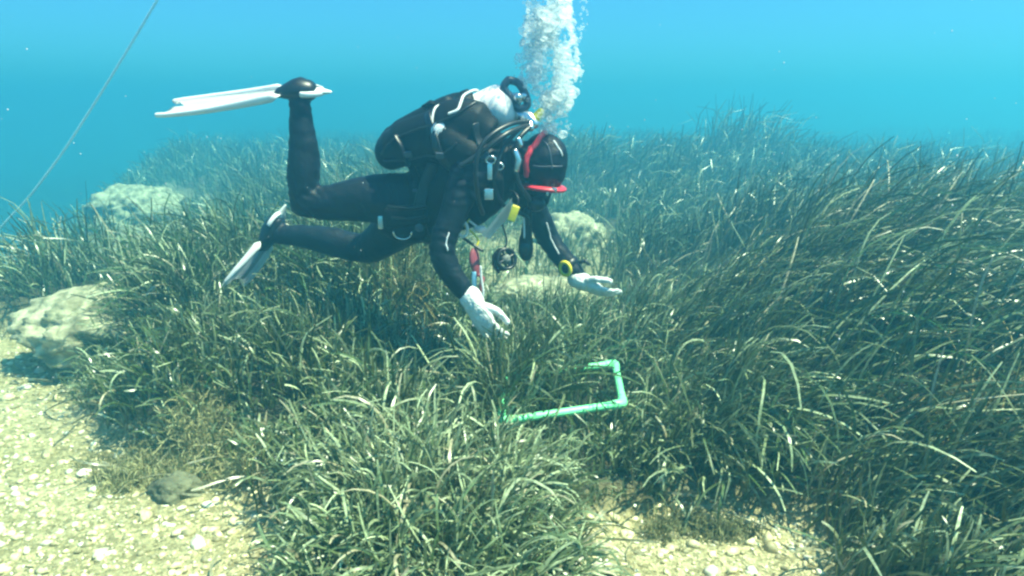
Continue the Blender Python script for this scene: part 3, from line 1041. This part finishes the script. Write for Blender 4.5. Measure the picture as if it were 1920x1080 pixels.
bmesh.ops.solidify(bm, geom=bm.faces[:], thickness=0.004)
from_bm("mask_skirt", bm, M["rubber"], mk)
bm = bmesh.new()
bm.faces.new([bm.verts.new(p) for p in oval(MC - MN * 0.012, 0.062, 0.067)])
bmesh.ops.solidify(bm, geom=bm.faces[:], thickness=0.003)
from_bm("lens", bm, M["glass"], mk)
bm = bmesh.new()
rbox(bm, MC + MX * 0.045 - MS * 0.080 + MN * 0.004, (0.022, 0.012, 0.016), MB)
rbox(bm, MC + MX * 0.02 - MS * 0.082 - MN * 0.012, (0.010, 0.010, 0.022), MB)
from_bm("strap_buckle", bm, M["metal"], mk)
# red band over the back of the hood, thin seams and a painted highlight
def on_head(px, py, Y, out=0.004):
    p = P(px, py, Y)
    loc, nrm = None, None
    best = body.data
    ok, loc, nrm, idx = body.closest_point_on_mesh(p - person.location + person.location)
    return loc + nrm * out
def strip(name, pix_pts, m, r, out=0.004, par=None, k=5, surf=True):
    pts = spline([P(*q) for q in pix_pts], k)
    if surf:
        pts2 = []
        for p in pts:
            ok, loc, nrm, idx = body.closest_point_on_mesh(p)
            pts2.append(loc + nrm * out)
        pts = pts2
    bm = bmesh.new()
    loft(bm, pts, r, 8)
    return from_bm(name, bm, m, par or person)
strip("hood_band", [(1022, 246, 2.93), (1005, 252, 2.88), (992, 275, 2.86), (985, 305, 2.86), (984, 335, 2.87)], M["red"], 0.0115, 0.003, k=6)
strip("hood_seam_and_glint", [(1018, 255, 2.87), (1030, 275, 2.86), (1036, 305, 2.85), (1037, 318, 2.855)], M["greyblue"], 0.003, 0.001)
strip("hood_seam_and_glint", [(1000, 312, 2.86), (1030, 313, 2.855), (1062, 314, 2.87)], M["greyblue"], 0.003, 0.001)
strip("hood_seam_and_glint", [(1042, 256, 2.88), (1052, 272, 2.87), (1058, 292, 2.88)], M["piping"], 0.0032, 0.001)  # pale strip standing in for the highlight on the crown of the hood
# white piping down the sleeves
strip("sleeve_piping", [(842, 438, 2.70), (838, 456, 2.69), (840, 470, 2.69)], M["piping"], 0.0028, 0.001)
strip("sleeve_piping", [(1032, 420, 3.17), (1037, 448, 3.17), (1046, 476, 3.17)], M["piping"], 0.0030, 0.001)

# wrist gauge on the far forearm
wg = bpy.data.objects.new("wrist_gauge", None)
COL.objects.link(wg); wg.parent = person
WC = P(1060, 504, 3.165)
wg.location = WC - person.location
WA = basis(Vector((0.55, 0.75, 0.1)), Vector((0, 0.2, 1)))     # col0 = face normal-ish axis (towards far) ; face looks to the camera
ring = [WC + WA.col[1] * (0.030 * math.cos(a)) + WA.col[2] * (0.026 * math.sin(a)) for a in np.linspace(0, 2 * math.pi, 24, endpoint=False)]
bm = bmesh.new(); loft(bm, ring, 0.0085, 10, closed=True); from_bm("bezel", bm, M["yellow"], wg)
bm = bmesh.new(); ellipsoid(bm, WC + WA.col[0] * 0.006, (0.013, 0.029, 0.025), WA); from_bm("dial", bm, M["dark"], wg)
bm = bmesh.new()
ax = (P(1072, 503, 3.22) - P(1052, 480, 3.24)).normalized()
fb = basis(ax, Vector((0, 1, 0)))
fc = P(1066, 498, 3.225)
ring = [fc + fb.col[1] * (0.049 * math.cos(a)) + fb.col[2] * (0.049 * math.sin(a)) for a in np.linspace(0, 2 * math.pi, 28, endpoint=False)]
loft(bm, ring, [(0.014, 0.004)] * 28, 8, side=ax, closed=True)
loft(bm, [P(1088, 492, 3.2), P(1098, 489, 3.19), P(1104, 496, 3.19)], [0.008, 0.009, 0.006], 8)
from_bm("strap", bm, M["rubber"], wg)

# buoyancy vest
vest = bpy.data.objects.new("buoyancy_vest", None)
COL.objects.link(vest); vest.parent = person
vest.location = P(820, 330, 3.05) - person.location
bm = bmesh.new()
# jacket round the trunk
loft(bm, [P(768, 392, 3.10), P(800, 385, 3.08), P(835, 358, 3.05), P(875, 330, 3.02), P(915, 310, 3.0), P(938, 303, 2.985)],
     [(0.180, 0.150), (0.178, 0.160), (0.178, 0.150), (0.182, 0.140), (0.176, 0.125), (0.13, 0.10)], 22, side=LAT)
# air bladder, near and far lobes, lower end proud behind the waist
loft(bm, spline([P(728, 286, 3.0), P(760, 272, 2.98), P(810, 256, 2.93), P(855, 240, 2.90), P(890, 243, 2.88), P(915, 262, 2.88)], 3),
     [(0.06, 0.055)] + [(0.078, 0.078)] * 2 + [(0.086, 0.098)] * 5 + [(0.09, 0.11)] * 5 + [(0.075, 0.085)] * 2 + [(0.06, 0.06)], 18, side=LAT)
loft(bm, spline([P(730, 276, 3.2), P(760, 262, 3.2), P(810, 236, 3.17), P(860, 214, 3.14), P(905, 214, 3.12)], 3),
     [(0.06, 0.06)] + [(0.08, 0.08)] * 2 + [(0.09, 0.09)] * 8 + [(0.07, 0.07)] * 2, 18, side=LAT)
loft(bm, [P(742, 280, 3.0), P(742, 270, 3.2)], [(0.06, 0.075)] * 2, 14)
ellipsoid(bm, P(735, 284, 3.02), (0.070, 0.10, 0.075), None)
rbox(bm, P(830, 205, 3.02), (0.11, 0.16, 0.07), basis(P(870, 180, 3) - P(800, 215, 3), LAT), 0.3)
rbox(bm, P(875, 190, 3.0), (0.07, 0.17, 0.075), basis(P(890, 180, 3) - P(850, 200, 3), LAT), 0.3)
loft(bm, [P(880, 290, 2.84), P(850, 270, 2.87), P(815, 262, 2.92)], [0.08, 0.09, 0.08], 14)
loft(bm, [P(905, 305, 2.83), P(925, 335, 2.83), P(925, 375, 2.87), P(895, 400, 2.92), P(850, 415, 2.95)], [(0.035, 0.05), (0.035, 0.05), (0.035, 0.05), (0.03, 0.05), (0.03, 0.05)], 12)
loft(bm, [P(930, 305, 2.98), P(940, 350, 2.98), P(915, 385, 2.99), P(860, 405, 3.0)], [(0.10, 0.06), (0.10, 0.06), (0.11, 0.05), (0.12, 0.05)], 14, side=LAT)
jk = from_bm("jacket", bm, M["vest"], vest)
remesh(jk, 0.009, 5)
bm = bmesh.new()
rbox(bm, P(762, 405, 2.90), (0.175, 0.06, 0.085), basis(P(800, 398, 2.9) - P(725, 405, 2.92), LAT), 0.35)
rbox(bm, P(770, 432, 2.92), (0.14, 0.07, 0.075), basis(P(800, 430, 2.9) - P(725, 432, 2.92), LAT), 0.35)
from_bm("weight_pocket", bm, M["vest"], vest)
bm = bmesh.new()
loft(bm, [P(728, 388, 2.865), P(765, 392, 2.86), P(798, 388, 2.86)], [(0.006, 0.01)] * 3, 8)
loft(bm, [P(735, 408, 2.862), P(765, 411, 2.858), P(796, 407, 2.86)], [(0.004, 0.008)] * 3, 8)
from_bm("pocket_flap", bm, M["rubber"], vest)
def vest_strip(name, pix_pts, m, r, out=0.003):
    pts = []
    for p in spline([P(*q) for q in pix_pts], 6):
        ok, loc, nrm, idx = jk.closest_point_on_mesh(p)
        pts.append(loc + nrm * out)
    b2 = bmesh.new()
    loft(b2, pts, r, 8)
    return from_bm(name, b2, m, vest)
vest_strip("seam", [(704, 292, 2.9), (725, 262, 2.88), (765, 246, 2.86), (815, 232, 2.83), (862, 214, 2.82), (893, 196, 2.85)], M["hose"], 0.0045)
vest_strip("seam", [(712, 312, 2.9), (760, 308, 2.88), (810, 292, 2.84), (860, 275, 2.82)], M["hose"], 0.004)
vest_strip("webbing", [(738, 250, 2.88), (752, 280, 2.86), (768, 318, 2.9), (776, 350, 2.9)], M["dark"], (0.018, 0.003))
vest_strip("webbing", [(800, 212, 2.88), (818, 262, 2.82), (838, 300, 2.82), (850, 335, 2.82)], M["dark"], (0.020, 0.003))
vest_strip("webbing", [(888, 232, 2.83), (900, 268, 2.80), (905, 310, 2.80), (900, 360, 2.82)], M["dark"], (0.022, 0.003))
for bx, by, bY in ((760, 296, 2.86), (829, 288, 2.81), (904, 292, 2.79)):
    ok, loc, nrm, idx = jk.closest_point_on_mesh(P(bx, by, bY))
    bm = bmesh.new()
    rbox(bm, loc + nrm * 0.006, (0.034, 0.012, 0.026), basis(Vector((1, 0, 0)), nrm), 0.3)
    from_bm("buckle", bm, M["greyblue"], vest)
# waist strap
bm = bmesh.new()
loft(bm, [P(812, 456, 3.0), P(798, 448, 2.93), P(788, 425, 2.89), P(783, 400, 2.87), P(790, 370, 2.88), P(800, 340, 2.89), P(812, 310, 2.87)], [(0.024, 0.006)] * 7, 8, side=(P(820, 380, 2.9) - P(780, 390, 2.9)))
from_bm("waist_strap", bm, M["rubber"], vest)
# D ring, buckles and studs
def dring(c, r, a0, a1, ex, ey, th=0.0038, name="d_ring"):
    bm = bmesh.new()
    loft(bm, [Vector(c) + Vector(ex) * (r * math.cos(a)) + Vector(ey) * (r * 0.8 * math.sin(a)) for a in np.linspace(a0, a1, 18)], th, 8)
    return from_bm(name, bm, M["metal"], vest)
EX, EY = Vector((1, 0, 0)), Vector((0, -0.2, 1)).normalized()
dring(P(755, 436, 2.872), 0.036, math.pi * 0.98, math.pi * 2.02, EX, EY)
dring(P(920, 300, 2.77), 0.018, 0, 2 * math.pi, EX, EY)
dring(P(936, 312, 2.80), 0.016, 0, 2 * math.pi, EX, EY)
bm = bmesh.new(); rbox(bm, P(714, 417, 2.93), (0.022, 0.014, 0.055), None, 0.3); from_bm("buckle", bm, M["metal"], vest)
bm = bmesh.new(); ellipsoid(bm, P(786, 427, 2.865), (0.017, 0.007, 0.017)); from_bm("stud", bm, M["greyblue"], vest)
bm = bmesh.new(); rbox(bm, P(918, 322, 2.775), (0.02, 0.012, 0.06), None, 0.3); from_bm("buckle", bm, M["metal"], vest)
bm = bmesh.new(); rbox(bm, P(916, 364, 2.80), (0.036, 0.014, 0.044), None, 0.3); from_bm("buckle", bm, M["metal"], vest)
bm = bmesh.new()
loft(bm, spline([P(776, 357, 2.90), P(795, 358, 2.89), P(808, 356, 2.89), P(815, 367, 2.885), P(828, 374, 2.88)], 4), [(0.008, 0.004)] * 17, 8)
from_bm("side_clip", bm, M["greyblue"], vest)
bm = bmesh.new(); ellipsoid(bm, P(758, 277, 2.895), (0.007, 0.006, 0.006)); from_bm("stud", bm, M["metal"], vest)
# dump valve with its white line
dv = bpy.data.objects.new("dump_valve", None)
COL.objects.link(dv); dv.parent = vest
DC = P(828, 247, 2.825)
dv.location = DC - P(820, 330, 3.05)
bm = bmesh.new(); ellipsoid(bm, DC, (0.033, 0.012, 0.033), None, 24, 12)
for k in range(-2, 3):
    rbox(bm, DC + Vector((k * 0.010, -0.012, 0)), (0.0035, 0.006, 0.036 - abs(k) * 0.006), Matrix.Rotation(0.35, 3, 'Y'), 0.2)
from_bm("valve_cap", bm, M["white"], dv)
bm = bmesh.new()
loft(bm, [DC + Vector((0.037 * math.cos(a), 0.002, 0.037 * math.sin(a))) for a in np.linspace(0, 2 * math.pi, 28, endpoint=False)], 0.0035, 8, closed=True)
from_bm("valve_rim", bm, M["metal"], dv)
bm = bmesh.new(); loft(bm, spline([P(812, 236, 2.84), P(811, 220, 2.85), P(816, 203, 2.87), P(828, 196, 2.89)], 5), 0.0052, 8)
from_bm("piping", bm, M["piping"], vest)
bm = bmesh.new(); loft(bm, spline([P(842, 213, 2.82), P(858, 206, 2.82), P(864, 192, 2.84), P(870, 179, 2.86), P(887, 170, 2.88), P(895, 170, 2.9)], 5), 0.0055, 8)
from_bm("piping", bm, M["piping"], vest)
bm = bmesh.new(); loft(bm, [P(795, 201, 3.0), P(808, 194, 3.0), P(824, 196, 3.0), P(836, 205, 3.0)], [(0.05, 0.008), (0.06, 0.014), (0.06, 0.014), (0.05, 0.008)], 10, side=LAT)
from_bm("grab_flap", bm, M["vest"], vest)

# ------------------------------------------------------------------ scuba tank with valve, handle and hoses
T0, T1 = P(775, 276, 3.08), P(936, 201, 2.97)
tank = empty("scuba_tank", T0, "white scuba tank on the diver's back with a dark valve handle and hoses", "scuba tank")
bm = bmesh.new()
ta = (T1 - T0).normalized()
loft(bm, [T0, T0 + ta * 0.02, T0.lerp(T1, 0.5), T1, T1 + ta * 0.022, T1 + ta * 0.042, T1 + ta * 0.056, T1 + ta * 0.075],
     [0.07, 0.088, 0.088, 0.088, 0.084, 0.072, 0.052, 0.026], 28)
from_bm("cylinder", bm, M["tank"], tank)
VN = T1 + ta * 0.075
bm = bmesh.new()
loft(bm, [VN - ta * 0.01, VN + ta * 0.035], [0.02, 0.018], 14)
loft(bm, [VN + ta * 0.02 - LAT * 0.05, VN + ta * 0.02 + LAT * 0.05], [0.017, 0.017], 14)
from_bm("valve", bm, M["metal"], tank)
bm = bmesh.new()
hp = [P(953, 150, 2.93), P(945, 165, 2.93), P(962, 190, 2.93), P(972, 204, 2.93), P(988, 198, 2.94), P(986, 180, 2.94), P(972, 156, 2.94)]
hp2 = spline(hp + [hp[0]], 5)[:-1]
loft(bm, hp2, 0.0155, 10, closed=True)
from_bm("handle", bm, M["greyblue"], tank)
bm = bmesh.new()
loft(bm, [P(972, 214, 2.95), P(992, 222, 2.93), P(1002, 232, 2.92)], [0.025, 0.028, 0.02], 14)
loft(bm, [P(992, 222, 2.93), P(995, 240, 2.90)], [0.016, 0.014], 12)
from_bm("first_stage", bm, M["metal"], tank)
bm = bmesh.new(); loft(bm, [P(1004, 222, 2.93), P(1013, 210, 2.93)], [0.019, 0.015], 14); from_bm("yellow_cap", bm, M["yellow"], tank)
def hose(px_pts, r=0.0085, m="hose", par=tank, name="hose", ribs=False):
    pts = spline([P(*q) for q in px_pts], 8)
    bm = bmesh.new()
    rr = r if not ribs else [r * (1.12 if k % 2 else 0.92) for k in range(len(pts))]
    loft(bm, pts, rr, 10)
    return from_bm(name, bm, M[m], par)
hose([(990, 228, 2.90), (960, 232, 2.83), (925, 250, 2.77), (900, 278, 2.74), (892, 320, 2.73), (896, 370, 2.75), (905, 400, 2.80)], 0.009)
hose([(985, 236, 2.88), (955, 248, 2.80), (925, 268, 2.76), (895, 292, 2.75), (865, 310, 2.74)], 0.0105, ribs=False)
hose([(992, 240, 2.88), (972, 262, 2.84), (966, 300, 2.83), (972, 340, 2.84), (992, 372, 2.87), (1004, 382, 2.90)], 0.0095)
hose([(985, 232, 2.9), (950, 268, 2.83), (935, 300, 2.80), (928, 345, 2.80), (945, 385, 2.85), (985, 405, 2.90), (990, 420, 2.92)], 0.008)
# second stage at the mouth
rg = P(1006, 382, 2.90)
bm = bmesh.new()
ellipsoid(bm, rg, (0.036, 0.040, 0.032)); loft(bm, [rg, rg + Vector((0.01, 0.02, 0.05))], [0.02, 0.016], 12)
so = from_bm("second_stage", bm, M["dark"], tank)
bm = bmesh.new(); rbox(bm, P(1004, 383, 2.855), (0.030, 0.010, 0.032), None, 0.3); from_bm("purge_button", bm, M["blue"], so)
# corrugated inflator and chest hardware glinting by the neck
bm = bmesh.new()
loft(bm, [P(966, 284, 2.83), P(972, 300, 2.83), P(968, 318, 2.83)], [0.012, 0.014, 0.012], 10)
loft(bm, [P(972, 262, 2.84), P(976, 272, 2.84)], [0.012, 0.010], 10)
from_bm("hose_fitting", bm, M["metal"], tank)

# ------------------------------------------------------------------ things hanging from the diver
def slate():
    a, b, c, d = P(960, 371, 2.80), P(957, 402, 2.86), P(918, 448, 2.83), P(903, 441, 2.76)
    s = empty("writing_slate", d, "white plastic writing slate hanging edge on below the diver's chest", "slate")
    bm = bmesh.new()
    f = bm.faces.new([bm.verts.new(p) for p in (a, b, c, d)])
    bmesh.ops.solidify(bm, geom=[f], thickness=0.006)
    bmesh.ops.bevel(bm, geom=bm.edges[:], offset=0.0015, segments=2, affect='EDGES')
    from_bm("board", bm, M["white"], s, smooth=False)
slate()
def small_tag():
    p = P(963, 400, 2.79)
    s = empty("plastic_tag", p, "small bright yellow tag dangling beside the white slate", "tag")
    bm = bmesh.new(); rbox(bm, p, (0.030, 0.012, 0.062), Matrix.Rotation(0.35, 3, 'Y'), 0.35); from_bm("tag_plate", bm, M["yellow"], s)
    bm = bmesh.new(); loft(bm, spline([P(968, 390, 2.79), P(972, 375, 2.80), P(966, 362, 2.82), P(955, 356, 2.84)], 5), 0.0035, 8); from_bm("cord", bm, M["dark"], s)
small_tag()
def reel():
    c = P(946, 486, 2.88)
    s = empty("line_reel", c, "round black line reel hanging between the diver's arms", "reel")
    ax = Vector((0.45, -0.85, 0.25)).normalized()
    B = basis(ax, UP)
    for k in (-1, 1):
        bm = bmesh.new()
        loft(bm, [c + ax * (0.017 * k) + B.col[1] * (0.040 * math.cos(a)) + B.col[2] * (0.040 * math.sin(a)) for a in np.linspace(0, 2 * math.pi, 26, endpoint=False)], 0.0075, 8, closed=True)
        for t in range(4):
            e = B.col[1] * math.cos(t * math.pi / 2 + .4) + B.col[2] * math.sin(t * math.pi / 2 + .4)
            loft(bm, [c + ax * (0.017 * k), c + ax * (0.017 * k) + e * 0.04], 0.006, 8)
        from_bm("flange", bm, M["dark"], s)
    bm = bmesh.new(); loft(bm, [c - ax * 0.012, c + ax * 0.012], 0.020, 16); from_bm("wound_line", bm, M["greyline"], s)
    bm = bmesh.new(); loft(bm, spline([c + UP * 0.04, P(950, 452, 2.9), P(945, 430, 2.9), P(935, 405, 2.9)], 6), 0.0035, 8); from_bm("cord", bm, M["dark"], s)
    bm = bmesh.new(); loft(bm, [P(932, 476, 2.86), P(926, 496, 2.85), P(935, 510, 2.85)], [0.007, 0.009, 0.006], 8); from_bm("handle", bm, M["dark"], s)
reel()
def console():
    s = empty("gauge_console", P(988, 450, 2.95), "slim black gauge console hanging on its hose below the diver's chin", "gauge")
    bm = bmesh.new()
    loft(bm, spline([P(990, 395, 2.93), P(988, 425, 2.94), P(986, 455, 2.95), P(986, 478, 2.95)], 4),
         [0.018] * 3 + [0.018, 0.02, 0.022, 0.024, 0.028, 0.030, 0.031, 0.031, 0.030, 0.026], 14)
    from_bm("housing", bm, M["rubber"], s)
    bm = bmesh.new(); loft(bm, spline([P(982, 408, 2.905), P(983, 430, 2.91), P(983, 445, 2.915)], 4), 0.004, 8); from_bm("edge_strip", bm, M["piping"], s)
    bm = bmesh.new(); ellipsoid(bm, P(984, 466, 2.912), (0.022, 0.008, 0.024)); from_bm("gauge_glass", bm, M["glass"], s)
console()
def cutter():
    s = empty("line_cutter", P(893, 530, 2.82), "dark red line cutter with blue clip and white tails dangling beside the near forearm", "cutter")
    bm = bmesh.new()
    loft(bm, spline([P(889, 468, 2.83), P(890, 492, 2.82), P(895, 515, 2.82)], 4), [(0.014, 0.008), (0.02, 0.01), (0.024, 0.012), (0.026, 0.012), (0.025, 0.012), (0.024, 0.012), (0.02, 0.01), (0.016, 0.01), (0.012, 0.008)], 12)
    loft(bm, [P(897, 515, 2.82), P(905, 520, 2.82), P(899, 555, 2.81)], [0.008, 0.01, 0.006], 10)
    from_bm("grip", bm, M["darkred"], s)
    bm = bmesh.new(); rbox(bm, P(889, 523, 2.81), (0.018, 0.014, 0.062), None, 0.35); from_bm("clip", bm, M["blue"], s)
    bm = bmesh.new()
    loft(bm, spline([P(901, 500, 2.80), P(903, 525, 2.80), P(906, 545, 2.80), P(905, 560, 2.80)], 4), 0.0045, 8)
    loft(bm, spline([P(896, 545, 2.80), P(893, 556, 2.80), P(897, 566, 2.79)], 4), 0.004, 8)
    from_bm("tail", bm, M["white"], s)
    bm = bmesh.new(); loft(bm, spline([P(889, 470, 2.83), P(897, 452, 2.84), P(886, 436, 2.85), P(872, 425, 2.86), P(880, 412, 2.86)], 5), 0.004, 8); from_bm("cord", bm, M["yellow"], s)
    bm = bmesh.new(); loft(bm, [P(862, 441, 2.85), P(884, 457, 2.83), P(904, 470, 2.82)], 0.006, 8); from_bm("bungee", bm, M["dark"], s)
cutter()
def whistle():
    c = P(868, 430, 2.84)
    s = empty("bolt_snap", c, "small pale bolt snap hanging under the diver's chest by the near arm", "clip")
    bm = bmesh.new(); loft(bm, [c + Vector((0.018 * math.cos(a), 0, 0.030 * math.sin(a))) for a in np.linspace(0, 2 * math.pi, 22, endpoint=False)], 0.006, 8, closed=True); from_bm("ring", bm, M["white"], s)
    bm = bmesh.new(); ellipsoid(bm, P(901, 430, 2.86), (0.024, 0.015, 0.016)); loft(bm, [P(880, 414, 2.86), P(901, 430, 2.86)], 0.005, 8); from_bm("body", bm, M["white"], s)
whistle()

# ------------------------------------------------------------------ green quadrat frame
qd = empty("quadrat_frame", (FL + FR + BR + BL) / 4, "pale green plastic pipe quadrat frame lying tilted in the seagrass", "sampling frame")
RT = 0.0145
for a, b in ((FL, FR), (FR, BR), (BR, BL), (BL, FL)):
    bm = bmesh.new()
    d = (b - a).normalized()
    loft(bm, [a + d * 0.012, a.lerp(b, 0.5), b - d * 0.012], RT, 18)
    from_bm("pipe", bm, M["green"], qd)
for c, p, n in ((FL, BL, FR), (FR, FL, BR), (BR, FR, BL), (BL, BR, FL)):
    d1, d2 = (p - c).normalized(), (n - c).normalized()
    bm = bmesh.new()
    loft(bm, [c + d1 * 0.038, c + d1 * 0.010, c + (d1 + d2) * 0.003, c + d2 * 0.010, c + d2 * 0.038], RT * 1.22, 18)
    k = from_bm("elbow_joint", bm, M["green"], qd)
    bm = bmesh.new()
    loft(bm, [c + Vector((0.006 * math.cos(a), -0.015 - 0.003 * math.sin(2 * a), 0.011 + 0.006 * math.sin(a))) for a in np.linspace(0, 6.28, 12, endpoint=False)], 0.004, 6, closed=True)
    from_bm("cord_knot", bm, M["knot"], k)

# ------------------------------------------------------------------ exhaled bubbles
def bubbles():
    def ico(sub):
        bm = bmesh.new()
        bmesh.ops.create_icosphere(bm, subdivisions=sub, radius=1)
        v = np.array([q.co[:] for q in bm.verts]); f = np.array([[q.index for q in t.verts] for t in bm.faces])
        bm.free()
        return v, f
    bv, bf = ico(1)
    big = ico(2)
    left = [(250, 985), (220, 980), (180, 992), (130, 968), (95, 974), (60, 985), (20, 990), (-80, 985)]
    right = [(250, 1062), (220, 1058), (180, 1072), (130, 1084), (95, 1082), (60, 1072), (20, 1066), (-80, 1075)]
    ly, lx = zip(*[(a, b) for a, b in left][::-1]); ry, rx = zip(*[(a, b) for a, b in right][::-1])
    bv1, bf1 = bv, bf
    V, F, o = [], [], 0
    N = 6500
    for k in range(N):
        py = 252 - 330 * random.random()
        a, b = np.interp(py, ly, lx), np.interp(py, ry, rx)
        t = min(1, max(0, random.gauss(0.5, 0.30)))
        px = a + (b - a) * t
        clump = vnoise(np.array([px * 0.035]), np.array([py * 0.03 + 7]))[0]
        if clump < 0.45 and random.random() < 0.85: continue
        Y = 3.0 + random.gauss(0, 0.06)
        s = min(0.026, max(0.0025, random.lognormvariate(math.log(0.0050), 0.62)))
        if py > 200: s *= 0.7
        c = P(px, py, Y)
        bv, bf = big if s > 0.009 else (bv1, bf1)
        sq = np.array([1.1, 1.1, 0.75 if s > 0.01 else 0.95])
        v = bv * (1 + 0.16 * np.sin(bv @ np.array([3.1, 2.3, 4.0]) + k)[:, None]) * sq * s
        R = np.array((Quaternion((1, 0, 0), random.gauss(0, .3)) @ Quaternion((0, 1, 0), random.gauss(0, .3))).to_matrix())
        V.append(v @ R.T + np.array(c)); F.append(bf + o); o += len(bv)
    # strays: a chain of tiny ones to the right and a few at the left
    for k in range(70):
        py = -20 + 170 * random.random()
        px = 1092 + 5 * math.sin(py * 0.05) - 0.06 * py + random.gauss(0, 3.5)
        s = 0.002 + 0.003 * random.random()
        V.append(bv * s + np.array(P(px, py, 3.0 + random.gauss(0, .03)))); F.append(bf + o); o += len(bv)
    for k in range(60):
        py = 250 - 270 * random.random()
        a, b = np.interp(py, ly, lx), np.interp(py, ry, rx)
        px = random.choice((a - 10 * random.random(), b + 10 * random.random()))
        s = 0.002 + 0.004 * random.random()
        V.append(bv * s + np.array(P(px, py, 3.0))); F.append(bf + o); o += len(bv)
    me = np_mesh("bubble_plume", np.concatenate(V), np.concatenate(F))
    tag(link("bubble_plume", me, M["bubble"]), "thick white column of exhaled bubbles rising above the diver's head", "bubbles", kind="stuff")
    for px, py, r, lab in ((1051, 36, 0.042, "large round white bubble near the top of the bubble column"), (1061, 86, 0.018, "smaller round bubble on the right side of the column below the large one")):
        bm = bmesh.new()
        bmesh.ops.create_icosphere(bm, subdivisions=4, radius=1)
        from mathutils import noise
        for v in bm.verts:
            v.co = v.co * (1 + 0.10 * noise.noise(v.co * 1.4 + Vector((px, py, 0))))
            if v.co.z < -0.2: v.co.z = -0.2 + (v.co.z + 0.2) * 0.45
        bmesh.ops.transform(bm, matrix=Matrix.Translation(P(px, py, 2.92)) @ Matrix.Diagonal((r, r, r * 1.02, 1)), verts=bm.verts)
        tag(from_bm("bubble", bm, M["bubble"]), lab, "bubble", "large bubbles in the column")
bubbles()

def snow():
    bm = bmesh.new(); bmesh.ops.create_icosphere(bm, subdivisions=1, radius=1)
    bv = np.array([q.co[:] for q in bm.verts]); bf = np.array([[q.index for q in t.verts] for t in bm.faces]); bm.free()
    V, F = [], []
    for k in range(170):
        p = np.array(P(random.uniform(-150, 2070), random.uniform(-40, 900), random.uniform(0.9, 2.3)))
        V.append(bv * (0.0006 + 0.0010 * random.random() ** 2) * np.array([1, 1, 0.6 + random.random()]) + p); F.append(bf + k * len(bv))
    me = np_mesh("marine_snow", np.concatenate(V), np.concatenate(F))
    tag(link("marine_snow", me, M["white"]), "tiny pale specks drifting in the water", "floating specks", kind="stuff")
snow()

# ------------------------------------------------------------------ sea water haze
bm = bmesh.new()
bmesh.ops.create_cube(bm, size=1.0, matrix=Matrix.Translation((0, 52, -2.0)) @ Matrix.Diagonal((160, 124, 9.0, 1)))
hm = bpy.data.materials.new("sea_water")
hm.use_nodes = True
hn = hm.node_tree.nodes
hn.clear()
ho = hn.new("ShaderNodeOutputMaterial")
pv = hn.new("ShaderNodeVolumePrincipled")
pv.inputs["Color"].default_value = (0.12, 0.51, 0.69, 1)
pv.inputs["Absorption Color"].default_value = (0.0, 0.35, 0.4, 1)
pv.inputs["Density"].default_value = 0.088
pv.inputs["Anisotropy"].default_value = 0.6
hm.node_tree.links.new(pv.outputs[0], ho.inputs["Volume"])
hz_o = from_bm("haze", bm, hm, smooth=False)
tag(hz_o, "blue green sea water that fades far things", "water haze", kind="stuff")
